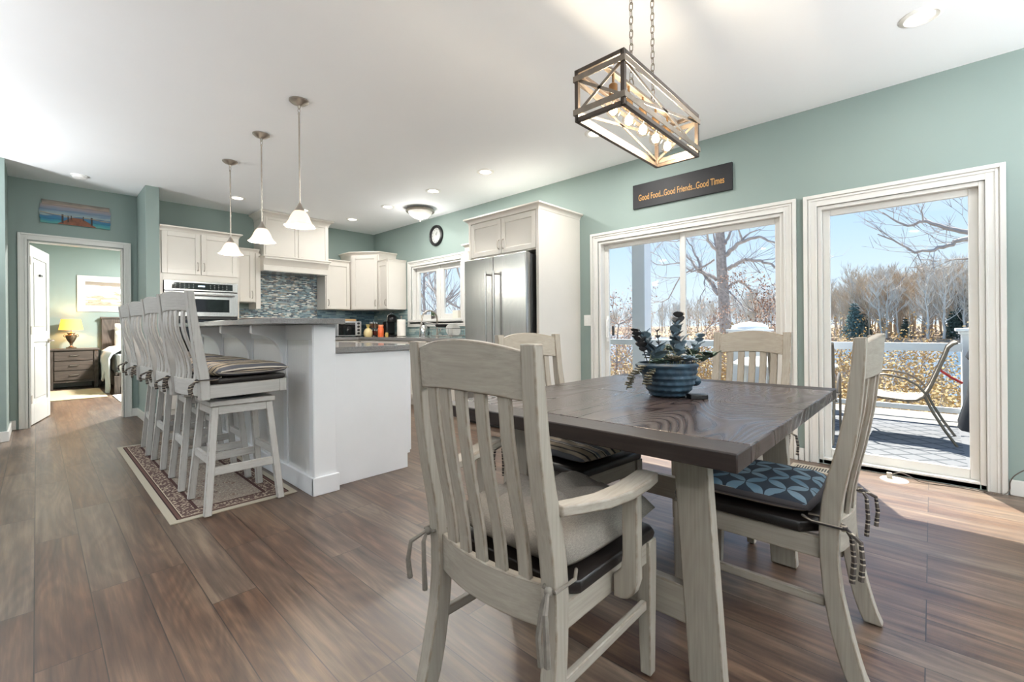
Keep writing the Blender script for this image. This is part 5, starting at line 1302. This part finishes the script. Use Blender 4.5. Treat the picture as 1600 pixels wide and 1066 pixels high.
MB().tube([(-.2, .57, .50), (-.22, .66, .56), (-.2, .73, .62), (-.2, .75, .68)], .012, 8).build('red_strap', plain('red_strap', (186, 52, 44), .5), t, smooth=True)

# ================================================================ OUTSIDE: GROUND, WATER, TREES
def ground_mat():
    tt = NT('winter_ground'); n = tt.noise(tt.co(), .35, 6, .7); n2 = tt.noise(tt.co(), 5, 4, .7)
    c = tt.ramp(n2, [(.3, S(110, 96, 76)), (.6, S(160, 144, 116))]); c = tt.mix(tt.ramp(n, [(.5, (0, 0, 0, 1)), (.56, (1, 1, 1, 1))]), c, S(236, 240, 246)); return tt.P(c, .95)
g = MB(); NX, NY = 60, 60
def gz(x, y):
    base_ = -3.3 + (2.0 if x < 9 else 2.0 * max(0, 1 - (x - 9) / 14)) * 0
    bank = 0
    return -3.0 - .25 * max(0, min(1, (x - 20) / 12)) * 1.6 + .25 * mnoise.noise(Vector((x * .12, y * .12, 0)))
vs = [(7.9 + 34 * i / NX, -20 + 80 * j / NY, gz(7.9 + 34 * i / NX, -20 + 80 * j / NY)) for i in range(NX + 1) for j in range(NY + 1)]
g.add(vs, [(i * (NY + 1) + j, (i + 1) * (NY + 1) + j, (i + 1) * (NY + 1) + j + 1, i * (NY + 1) + j + 1) for i in range(NX) for j in range(NY)])
gnd = ground_mat()
struct(g.build('ground_near', gnd, smooth=True))
struct(MB().loft([[(-40, 12.3, -3.2), (-40, 12.3, -.4), (-40, 16, -.3), (-40, 42, 9), (-40, 42, -3.2)], [(4.2, 12.3, -3.2), (4.2, 12.3, -.4), (4.2, 16, -.3), (4.2, 42, 9), (4.2, 42, -3.2)]]).build('ground_house_side', gnd))
tt = NT('river_water'); tt.bump(tt.noise(tt.co((1, .3, 1)), .8, 3), .25, .3)
struct(MB().box(30, 420, -120, 420, -3.6, -3.35).build('ground_water', tt.P(S(120, 150, 178), .12, spec=.7)))
bank = MB(); bp = [(105, -60), (118, 0), (150, 45), (210, 110), (300, 190), (380, 300)]
bank.loft([[(x, y, -3.34), (x + 8, y - 3, -1.8), (x + 90, y - 40, 1.5), (x + 90, y - 40, -3.5)] for x, y in bp]); struct(bank.build('ground_far_bank', plain('far_bank_brush', (150, 132, 112), .95, var=.25, scale=.3), smooth=True))

def grow(mb, p, d, L, r, depth, rnd, spread=.6, kids=3, up_=.12, sides=4, minr=.004):
    pts = [Vector(p)]; dirs = Vector(d).normalized(); n = 4; tips = []
    for k in range(n):
        dirs = (dirs + Vector((rnd.uniform(-.16, .16), rnd.uniform(-.16, .16), rnd.uniform(-.08, .14) + up_ * .4))).normalized(); pts.append(pts[-1] + dirs * (L / n))
    mb.tube(pts, [r * (1 - .55 * k / n) for k in range(n + 1)], sides, cap=False); tips.append(pts[-1])
    if depth > 0:
        for k in range(kids):
            i = rnd.randint(1, n); ax = Vector((rnd.uniform(-1, 1), rnd.uniform(-1, 1), rnd.uniform(-.2, .6)))
            nd = (dirs + ax * spread).normalized(); tips += grow(mb, pts[i], nd, L * rnd.uniform(.55, .75), max(minr, r * .5), depth - 1, rnd, spread, kids, up_, 3, minr)
    return tips
bark = plain('grey_bark', (160, 154, 152), .9, var=.25, scale=4); bark2 = plain('far_bark_hazed', (196, 188, 178), .95, var=.2, scale=.5); bark3 = plain('far_bark_brown_hazed', (190, 172, 150), .95, var=.2, scale=.5)  # far barks lightened to stand in for haze
trees = []
for v in range(4):
    rnd = random.Random(20 + v); mb = MB(); H = 17.0
    pts = [Vector((0, 0, 0))]; x = y = 0
    for k in range(8): x += rnd.uniform(-.25, .25); y += rnd.uniform(-.25, .25); pts.append(Vector((x, y, H * .82 * (k + 1) / 8)))
    mb.tube(pts, [.26 * (1 - .8 * k / 8) for k in range(9)], 5)
    for k in range(2, 9):
        for q in range(3 if k > 3 else 2):
            a = rnd.random() * 6.28; grow(mb, pts[k], (cos(a), sin(a), .55 + .5 * rnd.random()), (4.8 - .3 * k) * rnd.uniform(.8, 1.1), .085, 2, rnd, .8, 4, .2, 3, .03)
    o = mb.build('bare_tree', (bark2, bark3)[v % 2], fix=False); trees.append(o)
lbl = 'bare grey tree in the woods across the water'
rnd = random.Random(5); cnt = 0; placed = []
def bank_at(u):   # u 0..1 along the bank
    s = u * (len(bp) - 1); i = min(int(s), len(bp) - 2); f = s - i; return Vector((bp[i][0] + (bp[i + 1][0] - bp[i][0]) * f, bp[i][1] + (bp[i + 1][1] - bp[i][1]) * f, 0))
for i in range(235):
    if i < 150: px = rnd.uniform(1270, 1560); row = rnd.random() * 40
    else: px = rnd.uniform(925, 1270); row = rnd.random() * 30
    # ray across the ground in plan, met with the bank line
    dirp = (fw + rt * ((px - 800) / F_PX)); best = None
    for k in range(240):
        q = bank_at(k / 239); cr_ = dirp.x * q.y - dirp.y * q.x
        if best is None or abs(cr_) < best[0]: best = (abs(cr_), q)
    q = best[1]; dd = q.length + 6 + row; n_ = Vector((dirp.x, dirp.y, 0)).normalized(); p = n_ * dd
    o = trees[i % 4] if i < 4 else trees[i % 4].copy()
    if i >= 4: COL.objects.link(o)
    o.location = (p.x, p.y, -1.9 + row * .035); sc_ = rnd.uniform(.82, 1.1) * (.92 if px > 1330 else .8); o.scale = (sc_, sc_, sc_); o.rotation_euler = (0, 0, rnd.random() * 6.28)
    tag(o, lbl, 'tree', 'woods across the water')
# evergreens and thicket at the foot of the woods
def leafball(mb, c, r, n, s, rnd, flat=.8):
    for _ in range(n):
        d = Vector((rnd.gauss(0, 1), rnd.gauss(0, 1), rnd.gauss(0, 1))).normalized() * r * rnd.random() ** .4; p = Vector(c) + Vector((d.x, d.y, d.z * flat))
        u = Vector((rnd.uniform(-1, 1), rnd.uniform(-1, 1), rnd.uniform(-1, 1))).normalized(); w = u.orthogonal().normalized()
        mb.add([p - u * s, p + w * s * .6, p + u * s, p - w * s * .6], [(0, 1, 2, 3)])
rnd = random.Random(9)
mb = MB(); mb.tube([(0, 0, 0), (0, 0, 6.5)], [.2, .04], 5)
for k in range(9): leafball(mb, (0, 0, .9 + k * .72), 2.3 - k * .22, 260, .22, rnd, .4)
ev = mb.build('evergreen_tree', plain('evergreen', (96, 112, 104), .9, var=.3, scale=1), fix=False)
EV = [(1335, 126, 1.25), (1505, 124, 1.3), (1490, 122, .9), (1350, 130, .9), (1415, 128, .7)]
for i, (px, dd, sc_) in enumerate(EV):
    d_ = (fw + rt * ((px - 800) / F_PX)); d_ = Vector((d_.x, d_.y, 0)).normalized() * (dd + 6); o = ev if i == 0 else ev.copy()
    if i: COL.objects.link(o)
    o.location = (d_.x, d_.y, -2.4); o.scale = (sc_, sc_, sc_); o.rotation_euler = (0, 0, i * 1.3); tag(o, 'dark evergreen at the foot of the woods across the water', 'tree', 'evergreens across the water')
th_ = MB()
for k in range(170):
    u = rnd.random(); q = bank_at(u * .92) + Vector((rnd.uniform(3, 30), rnd.uniform(-4, 4), 0)); leafball(th_, (q.x, q.y, -1.4 + rnd.random() * 1.2), 2.6, 70, .20 + .1 * u, rnd, .9)
tag(th_.build('thicket', plain('thicket_brown', (176, 158, 144), .95, var=.3, scale=.4), fix=False), 'brown thicket along the far shore of the water', 'thicket', kind='stuff')

# near shrubs with golden leaves below the deck rail
leafm = plain('golden_leaf', (180, 154, 106), .8, var=.35, scale=9); leafb = plain('brown_oak_leaf', (150, 116, 96), .8, var=.35, scale=9)
shr = []
for v in range(3):
    rnd = random.Random(40 + v); t = E('golden_shrub', 'leafy golden-tan shrub below the deck railing', 'shrub', (0, 0, 0), 0, 'golden shrubs below the deck'); st = MB(); tips = []
    for k in range(9): a = rnd.random() * 6.28; tips += grow(st, (.3 * cos(a), .3 * sin(a), 0), (.35 * cos(a), .35 * sin(a), 1), 1.5, .02, 2, rnd, .7, 3, .2, 3, .005)
    st.build('stems', bark, t, fix=False); lf = MB()
    for p in tips: leafball(lf, p, .22, 9, .032, rnd, 1)
    for k in range(1500): p = rnd.choice(tips) * rnd.uniform(.5, 1); leafball(lf, p, .25, 1, .032, rnd, 1)
    lf.build('foliage', leafm, t, fix=False); shr.append(t)
rnd = random.Random(77); i = 0
for X_, n_s in ((9.0, 7), (10.6, 8), (12.4, 9), (14.5, 10), (17.0, 11)):
    for k in range(n_s):
        y = (-.12 + .84 * k / (n_s - 1)) * X_ * .72 + rnd.uniform(-.35, .35)
        loc = (X_ + rnd.uniform(-.4, .4), y, gz(X_, y) - .05); a = rnd.random() * 6.28
        if i < 3: o = shr[i]; o.location = loc; o.rotation_euler = (0, 0, a)
        else: o = copy_thing(shr[i % 3], loc, a, shr[0]['label'])
        sc_ = rnd.uniform(1.12, 1.3); o.scale = (sc_, sc_, sc_ * (.78 + .035 * (X_ - 9))); i += 1

# big bare oak and other branches : limbs measured in a vertical plane, then spread in depth
def at_plane(px, py, X_, off=0.0):
    ray = fw + rt2 * ((px - 800) / F_PX) + up2 * ((Y0 - py) / F_PX); t_ = (X_ + off) / ray.x
    return Vector((0, 0, CAM_H)) + ray * t_
def limb(mb, pts, X_, r0, r1, rnd, twig=3, dep=1.2, o0=0.0, o1=None):
    o1 = rnd.uniform(-dep, dep) if o1 is None else o1
    P_ = [at_plane(a, b, X_, o0 + (o1 - o0) * k / (len(pts) - 1)) for k, (a, b) in enumerate(pts)]
    Q = []
    for k in range(len(P_) - 1):
        for q in range(3): Q.append(P_[k].lerp(P_[k + 1], q / 3) + Vector((rnd.uniform(-1, 1), rnd.uniform(-1, 1), rnd.uniform(-1, 1))) * r0 * .35)
    Q.append(P_[-1]); n = len(Q); mb.tube(Q, [r0 + (r1 - r0) * k / (n - 1) for k in range(n)], 7)
    for k in range(2, n):
        if rnd.random() < .62 * twig / 3:
            d = (Q[k] - Q[k - 1]).normalized() + Vector((rnd.uniform(-1, 1), rnd.uniform(-1, 1), rnd.uniform(-.6, .9)))
            grow(mb, Q[k], d, rnd.uniform(.7, 1.5) * X_ / 22, max(.012, r1 * .45) * X_ / 22, 2, rnd, .75, 2, .05, 3, .005 * X_ / 22 + .002)
rnd = random.Random(11); c7 = lambda L: [(940 + a / 4.264, 350 + b / 4.264) for a, b in L]; XT = 22
t = E('oak_tree', 'large bare oak tree outside the left glass door', 'tree', tuple(at_plane(1134, 640, XT))[:2] + (-3.2,))
tk = MB(); TP = [(1135, 655), (1134, 600), (1133.5, 514), (1131, 467), (1127.6, 420), (1125, 367), (1121, 320), (1118, 270)]
Q = [at_plane(a, b, XT) for a, b in TP]; tk.tube(Q, [.36, .30, .265, .24, .225, .20, .17, .12], 12)
def rel(mb): mb.v = [p - t.location for p in mb.v]; return mb
rel(tk).build('trunk', plain('oak_bark', (158, 150, 146), .95, var=.3, scale=8, bump=.5), t, smooth=True)
LIMBS = [([(830, 210), (870, 165), (930, 115), (1000, 95), (1070, 90), (1140, 125), (1210, 140)], .11, .03), ([(930, 110), (990, 60), (1060, 35)], .06, .02), ([(935, 105), (912, 40), (880, 10)], .05, .02),
 ([(840, 300), (890, 275), (940, 245), (995, 235), (1060, 250), (1120, 260), (1160, 290), (1215, 325)], .10, .035), ([(845, 425), (870, 395), (910, 380), (960, 410), (1000, 450), (1040, 510), (1050, 560)], .085, .025),
 ([(775, 465), (740, 410), (700, 350), (650, 310), (610, 260), (560, 200)], .12, .04), ([(770, 370), (700, 335), (655, 300), (650, 250), (620, 190), (600, 150), (560, 90)], .09, .025),
 ([(770, 180), (740, 150), (710, 110), (705, 60)], .09, .04), ([(790, 210), (760, 150), (745, 60)], .08, .04), ([(750, 240), (700, 270), (660, 300), (600, 320), (525, 260), (460, 265), (420, 275), (370, 270), (330, 250)], .05, .015),
 ([(690, 350), (685, 400), (690, 430), (660, 480), (655, 540)], .035, .012), ([(820, 130), (850, 80), (870, 20)], .08, .04), ([(420, 275), (390, 220), (340, 190)], .02, .008),
 ([(610, 300), (560, 330), (525, 355), (480, 430), (445, 500), (400, 520), (350, 515), (310, 495)], .045, .012), ([(410, 520), (400, 560), (360, 590)], .02, .008), ([(525, 355), (440, 360), (380, 350)], .02, .008),
 ([(850, 450), (890, 490), (930, 530), (960, 600)], .04, .012), ([(850, 545), (900, 535), (950, 590)], .03, .01), ([(560, 90), (500, 120), (420, 110), (360, 160)], .03, .01), ([(1000, 240), (1060, 330), (1040, 320), (930, 330)], .02, .008)]
for L, a, b in LIMBS:
    lb_ = MB(); limb(lb_, c7(L), XT, a, b, rnd, 3, 1.0, 0.0); rel(lb_).build('limb', bark, t, smooth=True)
# tree whose limbs reach in from the right
c8 = lambda L: [(1240 + a / 1.903, 240 + b / 1.903) for a, b in L]; XT2 = 13.0
t = E('bare_tree', 'thin bare limbs of a tree reaching in at top right of the right glass door', 'tree', tuple(at_plane(1720, 640, XT2))[:2] + (-3.2,))
tk = MB(); tk.tube([at_plane(a, b, XT2) for a, b in [(1725, 660), (1722, 560), (1718, 440), (1715, 330), (1712, 200)]], [.24, .2, .17, .14, .10], 10); rel(tk).build('trunk', bark, t, smooth=True)
for L, a, b in (([(905, 200), (700, 262), (530, 235), (480, 225), (430, 215), (385, 200), (340, 215), (300, 195), (265, 175)], .07, .012), ([(385, 200), (380, 165)], .015, .006), ([(905, 300), (640, 230), (530, 252), (485, 258), (460, 275), (420, 285), (365, 292), (320, 270), (250, 240)], .07, .012), ([(365, 292), (372, 305), (380, 325)], .015, .006), ([(905, 330), (640, 300), (530, 312), (480, 315), (450, 322)], .04, .007)):
    lb_ = MB(); limb(lb_, c8(L), XT2, a, b, rnd, 2.2, .5, 0.0); rel(lb_).build('limb', bark, t, smooth=True)
# trees behind the kitchen window and a few loose ones behind the oak
rnd = random.Random(31); ks = []
for i, (X_, Y_, sc_) in enumerate(((12.5, 15.5, .62), (17, 20.5, .8), (14.5, 20, .7))):
    mb = MB(); pts = [Vector((0, 0, 0))]
    for k in range(7): pts.append(pts[-1] + Vector((rnd.uniform(-.2, .2), rnd.uniform(-.2, .2), 1.3)))
    mb.tube(pts, [.16 * (1 - .1 * k) for k in range(8)], 7)
    for k in range(2, 8):
        for q in range(3): a = rnd.random() * 6.28; grow(mb, pts[k], (cos(a), sin(a), .5), 2.6, .05, 2, rnd, .7, 3, .2, 4, .008)
    o = mb.build('bare_tree', bark, fix=False); o.location = (X_, Y_, -3.2); o.scale = (sc_ * 1.3,) * 3
    tag(o, ('bare tree outside the kitchen window, nearest the glass', 'bare tree outside the kitchen window, farthest one', 'bare tree outside the kitchen window, left of the others')[i], 'tree', 'trees by the kitchen window')
# brown-leaved oak saplings
def sapling(px, X_, top_py, label, n=9, seed=0, wd=.3):
    rnd = random.Random(seed); b = at_plane(px, 560, X_); tp = at_plane(px, top_py, X_); H = tp.z + 3.2
    t = E('oak_sapling', label, 'tree', (b.x, b.y, -3.2), 0, 'brown-leaved oak saplings'); st = MB(); tips = []
    pts = [Vector((0, 0, H * .82 * k / 6)) + Vector((rnd.uniform(-.1, .1), rnd.uniform(-.1, .1), 0)) for k in range(7)]; st.tube(pts, [.07 * (1 - .12 * k) for k in range(7)], 6)
    for k in range(2, 7):
        for q in range(n // 3): a = rnd.random() * 6.28; tips += grow(st, pts[k], (cos(a), sin(a), .45), H * wd * .5, .022, 2, rnd, .7, 3, .15, 3, .005)
    st.build('branches', bark, t, fix=False); lf = MB()
    for p in tips: leafball(lf, p, .28, 5, .045, rnd, .8)
    lf.build('foliage', leafb, t, fix=False); return t
sapling(962, 15, 468, 'brown-leaved oak sapling at the far left of the left glass door', 15, 1, .36)
sapling(975, 18, 505, 'low brown-leaved oak sapling just left of the porch column', 15, 5, .34)
sapling(1180, 16, 440, 'brown-leaved oak sapling right of the big bare oak', 9, 2, .34)
sapling(1212, 14, 458, 'brown-leaved oak sapling at the right edge of the left glass door', 9, 3, .30)
sapling(1090, 19, 490, 'low brown-leaved oak sapling left of the big oak trunk', 9, 4, .26)

# the lot slopes: near lawn below the deck on the left
bpy.context.view_layer.update()
